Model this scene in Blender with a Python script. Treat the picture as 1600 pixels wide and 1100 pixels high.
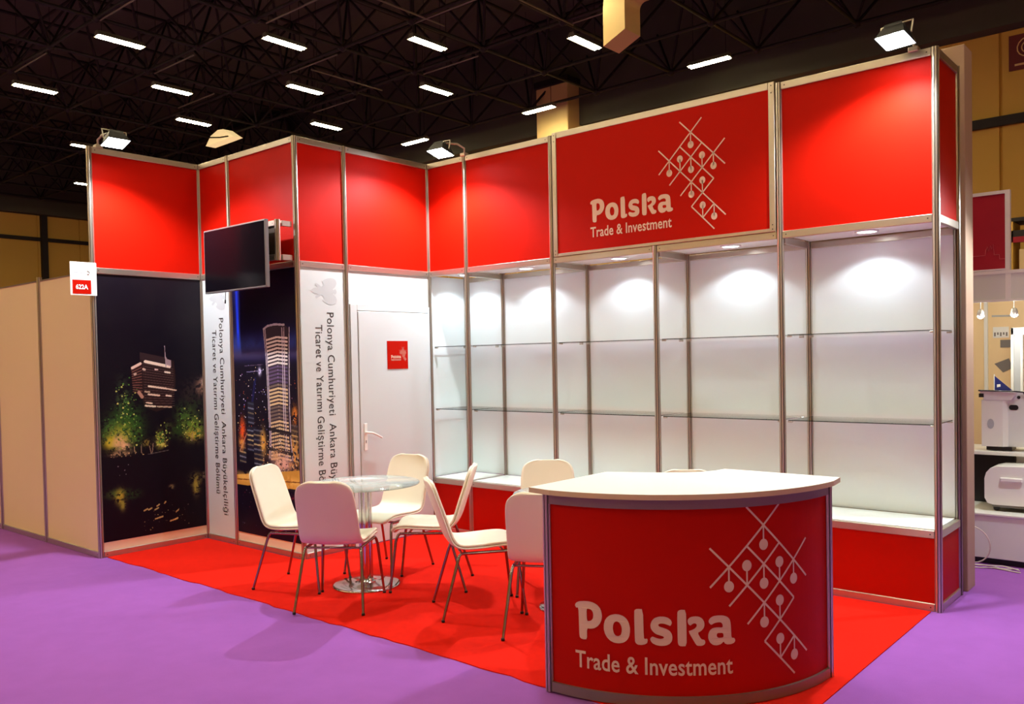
import bpy, math, random
import numpy as np
from mathutils import Vector, Matrix

for o in list(bpy.data.objects):
    bpy.data.objects.remove(o)
S = bpy.context.scene
COL = S.collection
R = math.radians

# ------------------------------------------------------------------ camera
FPX, YAW, PITCH, ROLL = 1341.94, -0.7050, -0.0252, -0.0197
CAM = Vector((5.9588, -5.7522, 1.6366))
fw = Vector((math.sin(YAW)*math.cos(PITCH), math.cos(YAW)*math.cos(PITCH), math.sin(PITCH)))
rt = Vector((math.cos(YAW), -math.sin(YAW), 0))
up = rt.cross(fw)
c_, s_ = math.cos(ROLL), math.sin(ROLL)
rt, up = c_*rt + s_*up, c_*up - s_*rt
cd = bpy.data.cameras.new('camera')
cam = bpy.data.objects.new('camera', cd)
COL.objects.link(cam)
m = Matrix((rt, up, -fw)).transposed().to_4x4()
m.translation = CAM
cam.matrix_world = m
cd.sensor_width = 36.0
cd.lens = FPX/1600*36
cd.shift_x = -5.7/1600
cd.shift_y = 44.0/1600
cd.clip_end = 200
S.camera = cam

# ------------------------------------------------------------------ light levels
W = bpy.data.worlds.new('world')
S.world = W
W.use_nodes = True
W.node_tree.nodes['Background'].inputs[0].default_value = (1.0, 0.72, 0.5, 1)
W.node_tree.nodes['Background'].inputs[1].default_value = 0.02
FLOOD_W = 262.0        # each arm floodlight, watts
DOWN_W = 13.5          # each small downlight in the display cabinets
TUBE_E = 78.0          # radiance of the roof strip lights
S.view_settings.view_transform = 'Standard'
S.view_settings.look = 'None'
S.view_settings.exposure = 0.0
S.view_settings.gamma = 1.0
S.view_settings.use_curve_mapping = False

# ------------------------------------------------------------------ helpers
def srgb(r, g, b):
    def f(c):
        c /= 255.0
        return c/12.92 if c <= 0.04045 else ((c+0.055)/1.055)**2.4
    return (f(r), f(g), f(b), 1)

def mat(name, color, rough=0.5, metal=0.0, emit=None, estr=0.0, noise=0.0, nscale=40.0, bump=0.0, bscale=300.0, spec=0.5, trans=0.0, ior=1.45):
    mt = bpy.data.materials.new(name)
    mt.use_nodes = True
    nt = mt.node_tree
    b = nt.nodes['Principled BSDF']
    b.inputs['Base Color'].default_value = color
    b.inputs['Roughness'].default_value = rough
    b.inputs['Metallic'].default_value = metal
    b.inputs['Specular IOR Level'].default_value = spec
    b.inputs['IOR'].default_value = ior
    b.inputs['Transmission Weight'].default_value = trans
    if emit is not None:
        b.inputs['Emission Color'].default_value = emit
        b.inputs['Emission Strength'].default_value = estr
    if noise > 0:
        tc = nt.nodes.new('ShaderNodeTexCoord')
        n = nt.nodes.new('ShaderNodeTexNoise'); n.inputs['Scale'].default_value = nscale
        n.inputs['Detail'].default_value = 6
        nt.links.new(tc.outputs['Object'], n.inputs['Vector'])
        mr = nt.nodes.new('ShaderNodeMapRange')
        mr.inputs['To Min'].default_value = 1-noise; mr.inputs['To Max'].default_value = 1+noise
        nt.links.new(n.outputs['Fac'], mr.inputs['Value'])
        mx = nt.nodes.new('ShaderNodeVectorMath'); mx.operation = 'SCALE'
        mx.inputs[0].default_value = color[:3]
        nt.links.new(mr.outputs['Result'], mx.inputs['Scale'])
        nt.links.new(mx.outputs['Vector'], b.inputs['Base Color'])
    if bump > 0:
        tc = nt.nodes.new('ShaderNodeTexCoord')
        n = nt.nodes.new('ShaderNodeTexNoise'); n.inputs['Scale'].default_value = bscale
        n.inputs['Detail'].default_value = 3
        nt.links.new(tc.outputs['Object'], n.inputs['Vector'])
        bp = nt.nodes.new('ShaderNodeBump'); bp.inputs['Strength'].default_value = bump
        bp.inputs['Distance'].default_value = 0.004
        nt.links.new(n.outputs['Fac'], bp.inputs['Height'])
        nt.links.new(bp.outputs['Normal'], b.inputs['Normal'])
    return mt

M = dict(
    red=mat('red_laminate', (0.47, 0.0070, 0.0016, 1), 0.46, noise=0.02, nscale=3, spec=0.07),
    redfabric=mat('red_carpet_pile', (0.76, 0.0135, 0.0045, 1), 0.95, noise=0.10, nscale=22, bump=0.6, bscale=420, spec=0.1),
    purple=mat('purple_carpet_pile', srgb(154, 90, 178), 0.95, noise=0.09, nscale=6, bump=0.6, bscale=380, spec=0.1),
    alu=mat('brushed_aluminium', (0.56, 0.51, 0.44, 1), 0.32, 0.9, noise=0.03, nscale=12),
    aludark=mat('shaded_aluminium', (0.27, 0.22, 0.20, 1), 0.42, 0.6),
    groove=mat('post_groove', (0.10, 0.09, 0.085, 1), 0.5, 0.5),
    white=mat('white_laminate', srgb(230, 240, 242), 0.42, noise=0.012, nscale=2),
    wallwhite=mat('white_wall_panel', srgb(208, 215, 216), 0.45, noise=0.012, nscale=2),
    white2=mat('white_laminate_bright', srgb(245, 245, 243), 0.3),
    beige=mat('ivory_panel', srgb(236, 212, 164), 0.55, noise=0.02, nscale=2),
    strip=mat('ivory_skirting', srgb(236, 214, 188), 0.55),
    black=mat('black_plastic', (0.012, 0.012, 0.014, 1), 0.35),
    screen=mat('screen_glass', (0.004, 0.003, 0.005, 1), 0.16, spec=0.05),
    bezel=mat('dark_grey_bezel', (0.22, 0.21, 0.21, 1), 0.35, 0.5),
    leather=mat('cream_leatherette', srgb(236, 228, 208), 0.42, noise=0.02, nscale=8, bump=0.12, bscale=260),
    shell=mat('cream_leatherette_back', srgb(228, 214, 196), 0.48, noise=0.02, nscale=8, bump=0.1, bscale=260),
    chrome=mat('chrome', (0.62, 0.60, 0.58, 1), 0.12, 1.0),
    legm=mat('dark_chrome', (0.30, 0.26, 0.24, 1), 0.22, 1.0),
    gedge=mat('green_glass_edge', srgb(58, 70, 66), 0.2),
    top=mat('cream_laminate_top', srgb(246, 244, 234), 0.35),
    topedge=mat('beige_edge_band', srgb(206, 182, 146), 0.5),
    letter=mat('cream_vinyl', srgb(228, 196, 172), 0.5),
    text=mat('charcoal_vinyl', srgb(62, 58, 58), 0.5),
    eagle=mat('pale_grey_vinyl', srgb(190, 195, 197), 0.5),
    tube=mat('lit_tube', (1, 0.93, 0.8, 1), 0.5, emit=(1.0, 0.84, 0.52, 1), estr=TUBE_E),
    lamp=mat('lit_lens', (1, 1, 1, 1), 0.3, emit=(0.86, 0.93, 1.0, 1), estr=60),
    led=mat('lit_led', (1, 1, 1, 1), 0.3, emit=(0.95, 0.98, 1.0, 1), estr=9),
    roof=mat('dark_roof', (0.085, 0.088, 0.06, 1), 0.9, noise=0.3, nscale=0.4),
    steel=mat('dark_painted_steel', (0.016, 0.012, 0.011, 1), 0.6, 0.2),
    conduit=mat('galvanised_conduit', (0.22, 0.20, 0.15, 1), 0.45, 0.5),
    cladding=mat('ochre_cladding', srgb(228, 188, 88), 0.7, noise=0.08, nscale=0.6),
    ochre=mat('ochre_paint', srgb(236, 208, 140), 0.6, noise=0.05, nscale=2),
    darkrail=mat('dark_rail', (0.02, 0.015, 0.015, 1), 0.6),
    slab=mat('pink_ivory_panel', srgb(180, 152, 128), 0.55),
    darkbrown=mat('dark_brown_board', (0.05, 0.032, 0.02, 1), 0.3),
    hoodglow=mat('hood_glow', (1, 0.8, 0.5, 1), 0.5, emit=(0.9, 0.66, 0.3, 1), estr=0.85),  # emission stands in for light falling on the roof hood
    grey=mat('light_grey_plastic', srgb(228, 232, 228), 0.4),
    device=mat('white_plastic', srgb(238, 238, 232), 0.3),
    midgrey=mat('mid_grey_plastic', srgb(120, 116, 112), 0.5),
    navy=mat('navy_print', srgb(28, 36, 110), 0.5),
    crimson=mat('crimson_print', srgb(176, 20, 50), 0.45, noise=0.25, nscale=2.5),
    rose=mat('rose_print', srgb(222, 110, 120), 0.5),
    greyprint=mat('grey_print', srgb(176, 182, 186), 0.6),
    cablew=mat('white_cable', srgb(225, 218, 205), 0.5),
)

def pane_glass(name, tint, extra):
    mt = bpy.data.materials.new(name); mt.use_nodes = True
    nt = mt.node_tree; nt.nodes.clear()
    out = nt.nodes.new('ShaderNodeOutputMaterial'); tr = nt.nodes.new('ShaderNodeBsdfTransparent'); tr.inputs[0].default_value = tint
    gl = nt.nodes.new('ShaderNodeBsdfGlossy'); gl.inputs['Roughness'].default_value = 0.03
    fr = nt.nodes.new('ShaderNodeFresnel'); fr.inputs['IOR'].default_value = 1.45
    ad = nt.nodes.new('ShaderNodeMath'); ad.operation = 'ADD'; ad.inputs[1].default_value = extra; ad.use_clamp = True
    mx = nt.nodes.new('ShaderNodeMixShader')
    nt.links.new(fr.outputs[0], ad.inputs[0]); nt.links.new(ad.outputs[0], mx.inputs[0])
    nt.links.new(tr.outputs[0], mx.inputs[1]); nt.links.new(gl.outputs[0], mx.inputs[2]); nt.links.new(mx.outputs[0], out.inputs[0])
    return mt
M['glass'] = pane_glass('clear_glass', (0.95, 0.985, 0.97, 1), 0.0)
def frosted_glass():
    mt = pane_glass('pale_frosted_glass', (0.86, 0.95, 0.92, 1), 0.0)
    nt = mt.node_tree; out = nt.nodes['Material Output']; prev = out.inputs[0].links[0].from_socket
    df = nt.nodes.new('ShaderNodeBsdfDiffuse'); df.inputs[0].default_value = (0.93, 0.97, 0.95, 1)
    mx = nt.nodes.new('ShaderNodeMixShader'); mx.inputs[0].default_value = 0.20
    nt.links.new(prev, mx.inputs[1]); nt.links.new(df.outputs[0], mx.inputs[2]); nt.links.new(mx.outputs[0], out.inputs[0])
    return mt
M['tableglass'] = frosted_glass()

class MB:
    def __init__(s): s.v = []; s.f = []; s.sm = []; s.mi = []; s.cur = 0
    def add(s, vs, fs, smooth=False):
        b = len(s.v); s.v += [tuple(v) for v in vs]
        for f in fs:
            s.f.append(tuple(b+i for i in f)); s.sm.append(smooth); s.mi.append(s.cur)
        return s
    def box(s, x0, x1, y0, y1, z0, z1, bev=0.0):
        if bev <= 0:
            vs = [(x, y, z) for z in (z0, z1) for y in (y0, y1) for x in (x0, x1)]
            return s.add(vs, [(0,2,3,1),(4,5,7,6),(0,1,5,4),(2,6,7,3),(0,4,6,2),(1,3,7,5)])
        # chamfered box: each corner becomes three verts
        b = min(bev, (x1-x0)/2.01, (y1-y0)/2.01, (z1-z0)/2.01)
        vs = []; idx = {}
        for i, x in enumerate((x0, x1)):
            for j, y in enumerate((y0, y1)):
                for k, z in enumerate((z0, z1)):
                    sx = b if i == 0 else -b; sy = b if j == 0 else -b; sz = b if k == 0 else -b
                    idx[i,j,k,'x'] = len(vs); vs.append((x, y+sy, z+sz))
                    idx[i,j,k,'y'] = len(vs); vs.append((x+sx, y, z+sz))
                    idx[i,j,k,'z'] = len(vs); vs.append((x+sx, y+sy, z))
        fs = []
        I = idx
        fs.append([I[0,0,0,'x'],I[0,0,1,'x'],I[0,1,1,'x'],I[0,1,0,'x']])
        fs.append([I[1,0,0,'x'],I[1,1,0,'x'],I[1,1,1,'x'],I[1,0,1,'x']])
        fs.append([I[0,0,0,'y'],I[1,0,0,'y'],I[1,0,1,'y'],I[0,0,1,'y']])
        fs.append([I[0,1,0,'y'],I[0,1,1,'y'],I[1,1,1,'y'],I[1,1,0,'y']])
        fs.append([I[0,0,0,'z'],I[0,1,0,'z'],I[1,1,0,'z'],I[1,0,0,'z']])
        fs.append([I[0,0,1,'z'],I[1,0,1,'z'],I[1,1,1,'z'],I[0,1,1,'z']])
        for j in (0, 1):
            for k in (0, 1):
                fs.append([I[0,j,k,'y'],I[1,j,k,'y'],I[1,j,k,'z'],I[0,j,k,'z']])
        for i in (0, 1):
            for k in (0, 1):
                fs.append([I[i,0,k,'x'],I[i,1,k,'x'],I[i,1,k,'z'],I[i,0,k,'z']])
            for j in (0, 1):
                fs.append([I[i,j,0,'x'],I[i,j,1,'x'],I[i,j,1,'y'],I[i,j,0,'y']])
        for i in (0, 1):
            for j in (0, 1):
                for k in (0, 1):
                    fs.append([I[i,j,k,'x'],I[i,j,k,'y'],I[i,j,k,'z']])
        return s.add(vs, fs)
    def tube(s, pts, r, n=8, cap=True):
        pts = [Vector(p) for p in pts]
        if not hasattr(r, '__len__'): r = [r]*len(pts)
        rings = []
        prev = None
        for i, p in enumerate(pts):
            if i == 0: d = pts[1]-pts[0]
            elif i == len(pts)-1: d = pts[-1]-pts[-2]
            else: d = (pts[i+1]-p).normalized() + (p-pts[i-1]).normalized()
            d.normalize()
            if prev is None:
                a = d.orthogonal().normalized()
            else:
                a = (prev - d*prev.dot(d)).normalized()
            prev = a
            b = d.cross(a)
            rings.append([p + (a*math.cos(2*math.pi*k/n) + b*math.sin(2*math.pi*k/n))*r[i] for k in range(n)])
        vs = [v for rg in rings for v in rg]
        fs = []
        for i in range(len(pts)-1):
            for k in range(n):
                fs.append((i*n+k, i*n+(k+1) % n, (i+1)*n+(k+1) % n, (i+1)*n+k))
        s.add(vs, fs, True)
        if cap:
            s.add(rings[0], [tuple(range(n))[::-1]]); s.add(rings[-1], [tuple(range(n))])
        return s
    def lathe(s, prof, cx=0, cy=0, n=32, smooth=True, z=0):
        vs = []; fs = []
        for (r, h) in prof:
            for k in range(n):
                a = 2*math.pi*k/n
                vs.append((cx+r*math.cos(a), cy+r*math.sin(a), z+h))
        for i in range(len(prof)-1):
            for k in range(n):
                fs.append((i*n+k, i*n+(k+1) % n, (i+1)*n+(k+1) % n, (i+1)*n+k))
        fs.append(tuple(range(n))[::-1]); fs.append(tuple((len(prof)-1)*n+k for k in range(n)))
        return s.add(vs, fs, smooth)
    def prism(s, poly, z0, z1):
        n = len(poly)
        vs = [(x, y, z0) for x, y in poly] + [(x, y, z1) for x, y in poly]
        fs = [tuple(range(n))[::-1], tuple(range(n, 2*n))] + [(i, (i+1) % n, n+(i+1) % n, n+i) for i in range(n)]
        return s.add(vs, fs)
    def build(s, name, material, parent=None, loc=None, recalc=False):
        me = bpy.data.meshes.new(name)
        me.from_pydata(s.v, [], s.f)
        me.polygons.foreach_set('use_smooth', s.sm)
        for mm in (material if isinstance(material, (list, tuple)) else [material]):
            me.materials.append(mm)
        if any(s.mi): me.polygons.foreach_set('material_index', s.mi)
        me.update()
        if recalc:
            import bmesh
            bm = bmesh.new(); bm.from_mesh(me); bmesh.ops.recalc_face_normals(bm, faces=bm.faces); bm.to_mesh(me); bm.free()
        o = bpy.data.objects.new(name, me)
        COL.objects.link(o)
        if parent is not None: o.parent = parent
        if loc is not None: o.location = loc
        return o

def box(name, material, parent, x0, x1, y0, y1, z0, z1, bev=0.0):
    return MB().box(x0, x1, y0, y1, z0, z1, bev).build(name, material, parent)

def tag(o, label=None, cat=None, group=None, kind=None):
    if label: o['label'] = label
    if cat: o['category'] = cat
    if group: o['group'] = group
    if kind: o['kind'] = kind
    return o

def thing(name, label, cat, loc=(0, 0, 0), rz=0.0, group=None, kind=None):
    o = bpy.data.objects.new(name, None)
    COL.objects.link(o); o.location = loc; o.rotation_euler = (0, 0, rz)
    o.empty_display_size = 0.1
    return tag(o, label, cat, group, kind)

def copy_tree(o, parent=None):
    c = o.copy(); COL.objects.link(c)
    if parent is not None: c.parent = parent
    for ch in o.children: copy_tree(ch, c)
    return c

# grooved octagonal exhibition post
def post_section(r=0.023):
    pts = []
    for k in range(8):
        a0 = R(45*k)
        for da, rr in ((-17, 1.0), (-7, 1.0), (-6, 0.72), (6, 0.72), (7, 1.0)):
            pts.append((r*rr*math.cos(a0+R(da)), r*rr*math.sin(a0+R(da))))
    return pts
SECT = post_section()
_postmesh = {}
def post(parent, x, y, z0, z1, name='post'):
    key = (z0, z1)
    if key not in _postmesh:
        mb = MB(); n = len(SECT)
        vs = [(px, py, z0) for px, py in SECT] + [(px, py, z1) for px, py in SECT]
        for i in range(n):
            mb.cur = 1 if i % 5 == 2 else 0
            mb.add([vs[i], vs[(i+1) % n], vs[n+(i+1) % n], vs[n+i]], [(0, 1, 2, 3)])
        mb.cur = 0
        mb.add([(px*0.9, py*0.9, z1) for px, py in SECT], [tuple(range(n))])
        ob = mb.build(name, [M['alu'], M['groove']], parent, (x, y, 0))
        _postmesh[key] = ob.data
        return ob
    ob = bpy.data.objects.new(name, _postmesh[key]); COL.objects.link(ob)
    ob.parent = parent; ob.location = (x, y, 0)
    return ob

def beam(parent, x0, x1, z0, z1, y=0.0, name='beam', axis='x'):
    """aluminium rail with a chamfer, a shadow slot and two fixing screws"""
    mb = MB(); t = 0.015
    def B(a0, a1, b0, b1, c0, c1, bev=0.0):
        if axis == 'x': mb.box(a0, a1, y+b0, y+b1, c0, c1, bev)
        else: mb.box(y+b0, y+b1, a0, a1, c0, c1, bev)
    B(x0+0.02, x1-0.02, -t, t, z0, z1, 0.003)
    mb.cur = 1
    zc = (z0+z1)/2
    for xs in (x0+0.045, x1-0.045):
        B(xs-0.004, xs+0.004, -t-0.001, -t, zc-0.004, zc+0.004)
    return mb.build(name, [M['alu'], M['groove']], parent)

def panel(parent, name, material, x0, x1, z0, z1, y=0.0, th=0.004):
    return box(name, material, parent, x0+0.012, x1-0.012, y-th/2, y+th/2, z0, z1)

# ------------------------------------------------------------------ flat lettering
DG = bpy.context.evaluated_depsgraph_get
def curve_to_polys(cu):
    o = bpy.data.objects.new('tmp', cu); COL.objects.link(o)
    bpy.context.view_layer.update()
    me = bpy.data.meshes.new_from_object(o.evaluated_get(DG()))
    v = [tuple(x.co) for x in me.vertices]; f = [tuple(p.vertices) for p in me.polygons]
    bpy.data.objects.remove(o); bpy.data.meshes.remove(me); bpy.data.curves.remove(cu)
    return v, f

def text_polys(body, bold=0.0, spacing=1.0, res=3):
    cu = bpy.data.curves.new('tmp', 'FONT'); cu.body = body; cu.size = 1.0; cu.offset = bold
    cu.space_character = spacing; cu.resolution_u = res
    v, f = curve_to_polys(cu)
    return v, f
_capv, _ = text_polys('P')
CAP = max(v[1] for v in _capv)

def fit_text(body, width, cap, bold=0.0, spacing=1.0):
    """vertices with x in 0..width and the cap height scaled to cap"""
    v, f = text_polys(body, bold, spacing)
    x0 = min(a[0] for a in v); x1 = max(a[0] for a in v)
    kx = width/(x1-x0); ky = cap/CAP
    return [((a[0]-x0)*kx, a[1]*ky) for a in v], f

def chaikin(P, closed=True):
    out = []
    n = len(P)
    for i in range(n):
        a, b = P[i], P[(i+1) % n]
        out.append((a[0]*.8+b[0]*.2, a[1]*.8+b[1]*.2)); out.append((a[0]*.2+b[0]*.8, a[1]*.2+b[1]*.8))
    return out

def poly_fill(contours):
    cu = bpy.data.curves.new('tmp', 'CURVE'); cu.dimensions = '2D'; cu.fill_mode = 'FRONT'
    for P in contours:
        sp = cu.splines.new('POLY'); sp.points.add(len(P)-1)
        for i, (x, y) in enumerate(P): sp.points[i].co = (x, y, 0, 1)
        sp.use_cyclic_u = True
    v, f = curve_to_polys(cu)
    return [(a[0], a[1]) for a in v], f

def flat(name, material, parent, vf, mp):
    mb = MB(); mb.add([mp(x, y) for x, y in vf[0]], vf[1])
    return mb.build(name, material, parent)

GLYPH = {"P": [[[0.0, 0.8462], [0.0021, 0.8944], [0.0132, 0.9407], [0.0333, 0.974], [0.0655, 0.9942], [0.0971, 1.0], [0.1246, 0.982], [0.1484, 0.9393], [0.1667, 0.8677], [0.1764, 0.7791], [0.1809, 0.6686], [0.1771, 0.5612], [0.1666, 0.4638], [0.1493, 0.3829], [0.1285, 0.3264], [0.1043, 0.3007], [0.0792, 0.3007], [0.0786, 0.02], [0.0555, 0.0026], [0.0377, 0.0161], [0.0271, 0.0634], [0.0254, 0.458], [0.0235, 0.8054], [0.0071, 0.7964]], [[0.0787, 0.8047], [0.0962, 0.8106], [0.1117, 0.7901], [0.1208, 0.7345], [0.1242, 0.6564], [0.1211, 0.5752], [0.1105, 0.5168], [0.0947, 0.4929], [0.0808, 0.4937]]], "o": [[[0.2638, 0.7427], [0.2897, 0.7422], [0.3153, 0.7109], [0.3358, 0.6449], [0.3482, 0.5568], [0.3551, 0.441], [0.3553, 0.3232], [0.35, 0.2038], [0.3369, 0.1081], [0.3158, 0.0422], [0.2867, 0.0094], [0.2575, 0.0139], [0.2314, 0.056], [0.2119, 0.1268], [0.199, 0.2136], [0.1911, 0.3292], [0.1917, 0.4484], [0.1988, 0.5572], [0.2124, 0.642], [0.2342, 0.7097]], [[0.2728, 0.5658], [0.2889, 0.545], [0.2999, 0.4765], [0.306, 0.3866], [0.304, 0.2941], [0.2972, 0.2196], [0.2809, 0.1875], [0.2648, 0.2011], [0.2536, 0.2627], [0.2485, 0.3661], [0.2502, 0.4589], [0.258, 0.5342]]], "l": [[[0.3827, 0.8532], [0.3892, 0.8965], [0.4019, 0.9149], [0.4364, 0.9139], [0.4383, 0.1871], [0.446, 0.1692], [0.4586, 0.1781], [0.4622, 0.1463], [0.4597, 0.0741], [0.4455, 0.0321], [0.4235, 0.0103], [0.4015, 0.0154], [0.3884, 0.0577], [0.3846, 0.122]]], "s": [[[0.6088, 0.5853], [0.6002, 0.5082], [0.5819, 0.5395], [0.562, 0.5661], [0.5419, 0.57], [0.5292, 0.5519], [0.5267, 0.5167], [0.5349, 0.4854], [0.5549, 0.4635], [0.5782, 0.4302], [0.5964, 0.3823], [0.6072, 0.3129], [0.6109, 0.2222], [0.6072, 0.1312], [0.5936, 0.0606], [0.57, 0.0171], [0.5415, 0.0074], [0.5131, 0.0249], [0.4898, 0.0704], [0.4784, 0.1386], [0.4786, 0.1948], [0.4905, 0.2388], [0.5105, 0.2067], [0.5338, 0.1816], [0.5539, 0.1906], [0.5614, 0.2193], [0.5558, 0.2468], [0.5375, 0.2702], [0.5142, 0.2982], [0.4943, 0.3585], [0.4818, 0.4406], [0.4798, 0.5314], [0.4886, 0.6308], [0.5056, 0.7031], [0.5325, 0.7411], [0.5626, 0.7436], [0.5859, 0.7171], [0.6041, 0.655]]], "k": [[[0.6415, 0.8369], [0.6484, 0.8926], [0.6636, 0.9174], [0.6938, 0.9078], [0.6962, 0.4306], [0.6957, 0.009], [0.6604, 0.0032], [0.647, 0.0341], [0.6423, 0.1109]], [[0.7029, 0.6256], [0.7065, 0.6811], [0.7202, 0.7289], [0.744, 0.7477], [0.7712, 0.7376], [0.7915, 0.6929], [0.8033, 0.6144], [0.8064, 0.5301], [0.8009, 0.4472], [0.7853, 0.3798], [0.7629, 0.3339], [0.7845, 0.1704], [0.8051, 0.1533], [0.81, 0.0965], [0.8047, 0.0346], [0.7857, 0.0054], [0.7584, 0.0133], [0.7451, 0.0916], [0.7061, 0.3812], [0.7258, 0.4006], [0.7463, 0.4405], [0.7584, 0.495], [0.7586, 0.5508], [0.7468, 0.5772], [0.7331, 0.5604], [0.7194, 0.5156], [0.7078, 0.5555]]], "a": [[[0.8325, 0.5814], [0.8319, 0.6303], [0.8415, 0.6913], [0.8608, 0.7362], [0.8924, 0.7472], [0.9243, 0.7377], [0.9493, 0.6998], [0.9653, 0.6319], [0.9712, 0.532], [0.9734, 0.335], [0.9746, 0.1663], [0.9947, 0.1522], [1.0, 0.0871], [0.9925, 0.0337], [0.9722, 0.0057], [0.9469, 0.007], [0.9308, 0.04], [0.9249, 0.0908], [0.9076, 0.0257], [0.8828, 0.0], [0.8583, 0.0142], [0.8394, 0.077], [0.8283, 0.177], [0.8287, 0.2888], [0.8387, 0.3846], [0.8563, 0.4369], [0.8844, 0.4514], [0.9204, 0.4351], [0.9193, 0.5194], [0.9095, 0.571], [0.8883, 0.5763], [0.8672, 0.5603], [0.8468, 0.5157]], [[0.8892, 0.3104], [0.9228, 0.3015], [0.9249, 0.1958], [0.9117, 0.1856], [0.8905, 0.1842], [0.8808, 0.2286], [0.882, 0.2842]]]}
LX0, LX1, LZ0, LZ1 = 1.908, 2.668, 2.722, 2.9085     # sign-face metres
def artwork(parent, mp, tiny=False, lift=0.0):
    """white wordmark, tag line and lattice emblem; mp maps sign-face metres to local 3D"""
    V = []; F = []
    for k in 'Polska':
        cs = [[(LX0+(LX1-LX0)*a, lift+LZ0+(LZ1-LZ0)*b) for a, b in P] for P in GLYPH[k]]
        cs = [chaikin(P) for P in cs]
        v, f = poly_fill(cs)
        b = len(V); V += v; F += [tuple(b+i for i in q) for q in f]
    flat('lettering', M['letter'], parent, (V, F), mp)
    if not tiny:
        v, f = fit_text('Trade & Investment', 0.748, 0.078, bold=0.014, spacing=1.03)
        flat('tag_line', M['letter'], parent, ([(x+1.906, y+2.607) for x, y in v], f), mp)
    else:
        v, f = fit_text('Trade & Investment', 0.748, 0.078, bold=0.02)
        flat('tag_line', M['letter'], parent, ([(x+1.906, y+2.607) for x, y in v], f), mp)
    mb = MB()
    U = 0.0915
    def P(c, r): return (2.549+U*c, 2.554+U*r)
    def line(a, b, w, n):
        (x0, z0), (x1, z1) = P(*a), P(*b)
        dx, dz = x1-x0, z1-z0; L = math.hypot(dx, dz); nx, nz = -dz/L*w/2, dx/L*w/2
        vs = []
        for i in range(n+1):
            t = i/n; x = x0+dx*t; z = z0+dz*t
            vs += [mp(x+nx, z+nz), mp(x-nx, z-nz)]
        mb.add(vs, [(2*i, 2*i+1, 2*i+3, 2*i+2) for i in range(n)])
    w = 0.0095
    for a, b in (((2,9),(6,5)), ((4,9),(0,5)), ((2,7),(5,4)), ((5,4),(3,2)), ((3,2),(5,0)), ((4,7),(1,4)),
                 ((0,7),(6,1)), ((6,7),(2,3)), ((5,2),(4,1))):
        line(a, b, w, 10)
    for d, e in (((3,7),(3,8)), ((2,6),(2,5)), ((3,5),(3,6)), ((4,6),(4,5)), ((5,5),(5,6)), ((1,5),(1,6)),
                 ((3,3),(3,4)), ((4,4),(4,3)), ((4,2),(4,1)), ((5,1),(5,2))):
        line(d, e, 0.008, 3)
        cx, cz = P(*d)
        vs = [mp(cx, cz)] + [mp(cx+0.0245*math.cos(2*math.pi*k/20), cz+0.0265*math.sin(2*math.pi*k/20)) for k in range(20)]
        mb.add(vs, [(0, 1+k, 1+(k+1) % 20) for k in range(20)])
    mb.build('emblem', M['letter'], parent)
# ------------------------------------------------------------------ the hall
tag(box('floor', M['purple'], None, -31, 16, -18, 13.5, -0.05, 0.0), kind='structure')
tag(box('ceiling', M['roof'], None, -31.2, 16, -18, 13.7, 10.6, 10.7), kind='structure')
tag(box('trim_1', M['roof'], None, -31.0, -30.6, -18, 13.5, 7.75, 10.6), kind='structure', label='dark band above the ochre wall')
tag(box('trim_2', M['roof'], None, -31, 16, 13.1, 13.5, 7.85, 10.6), kind='structure', label='dark band above the ochre back wall')
tag(box('wall_right', M['cladding'], None, 16, 16.2, -18, 13.7, 0, 10.6), kind='structure')
tag(box('wall_front', M['cladding'], None, -31.2, 16.2, -18.2, -18, 0, 10.6), kind='structure')
wb = tag(box('wall_back', M['cladding'], None, -31, 16, 13.56, 13.7, 0, 10.6), kind='structure')
x = -31.0
while x < 15.9:
    box('cladding_panel', M['cladding'], wb, x+0.02, min(x+1.26, 16)-0.02, 13.5, 13.56, 0, 7.85)
    x += 1.28
wl = tag(box('wall_left', M['cladding'], None, -31.2, -31.06, -18, 13.7, 0, 10.6), kind='structure')
y = -18.0
while y < 13.4:
    box('cladding_panel', M['cladding'], wl, -31.06, -31.0, y+0.02, min(y+1.62, 13.5)-0.02, 0, 7.75)
    y += 1.64
r1 = MB()
r1.box(-30.98, -30.86, -18, 13.0, 6.72, 6.86); r1.box(-30.98, -30.78, 8.34, 8.56, 5.0, 7.75)
tag(r1.build('trim_3', M['darkrail']), kind='structure', label='dark rail and post on the far left ochre wall')
tag(box('trim_4', M['darkrail'], None, -31, 16, 13.38, 13.48, 6.02, 6.2), kind='structure', label='dark rail along the ochre back wall')

# columns
for (x0, x1, yy, z1, lb) in ((-8.72, -7.66, 13.0, 8.9, 'ochre square column rising behind the lettered header panel'),
                             (-22.9, -20.1, 12.2, 10.2, 'dark boxed column far behind the left red panels')):
    t = thing('column', lb, 'column', ((x0+x1)/2, yy, 0))
    h = (x1-x0)/2
    box('shaft', M['ochre'] if z1 < 9 else M['roof'], t, -h, h, -0.42, 0.42, 0, z1, 0.02)
    box('capital', M['steel'], t, -h-0.05, h+0.05, -0.47, 0.47, z1, z1+0.18, 0.02)

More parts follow.
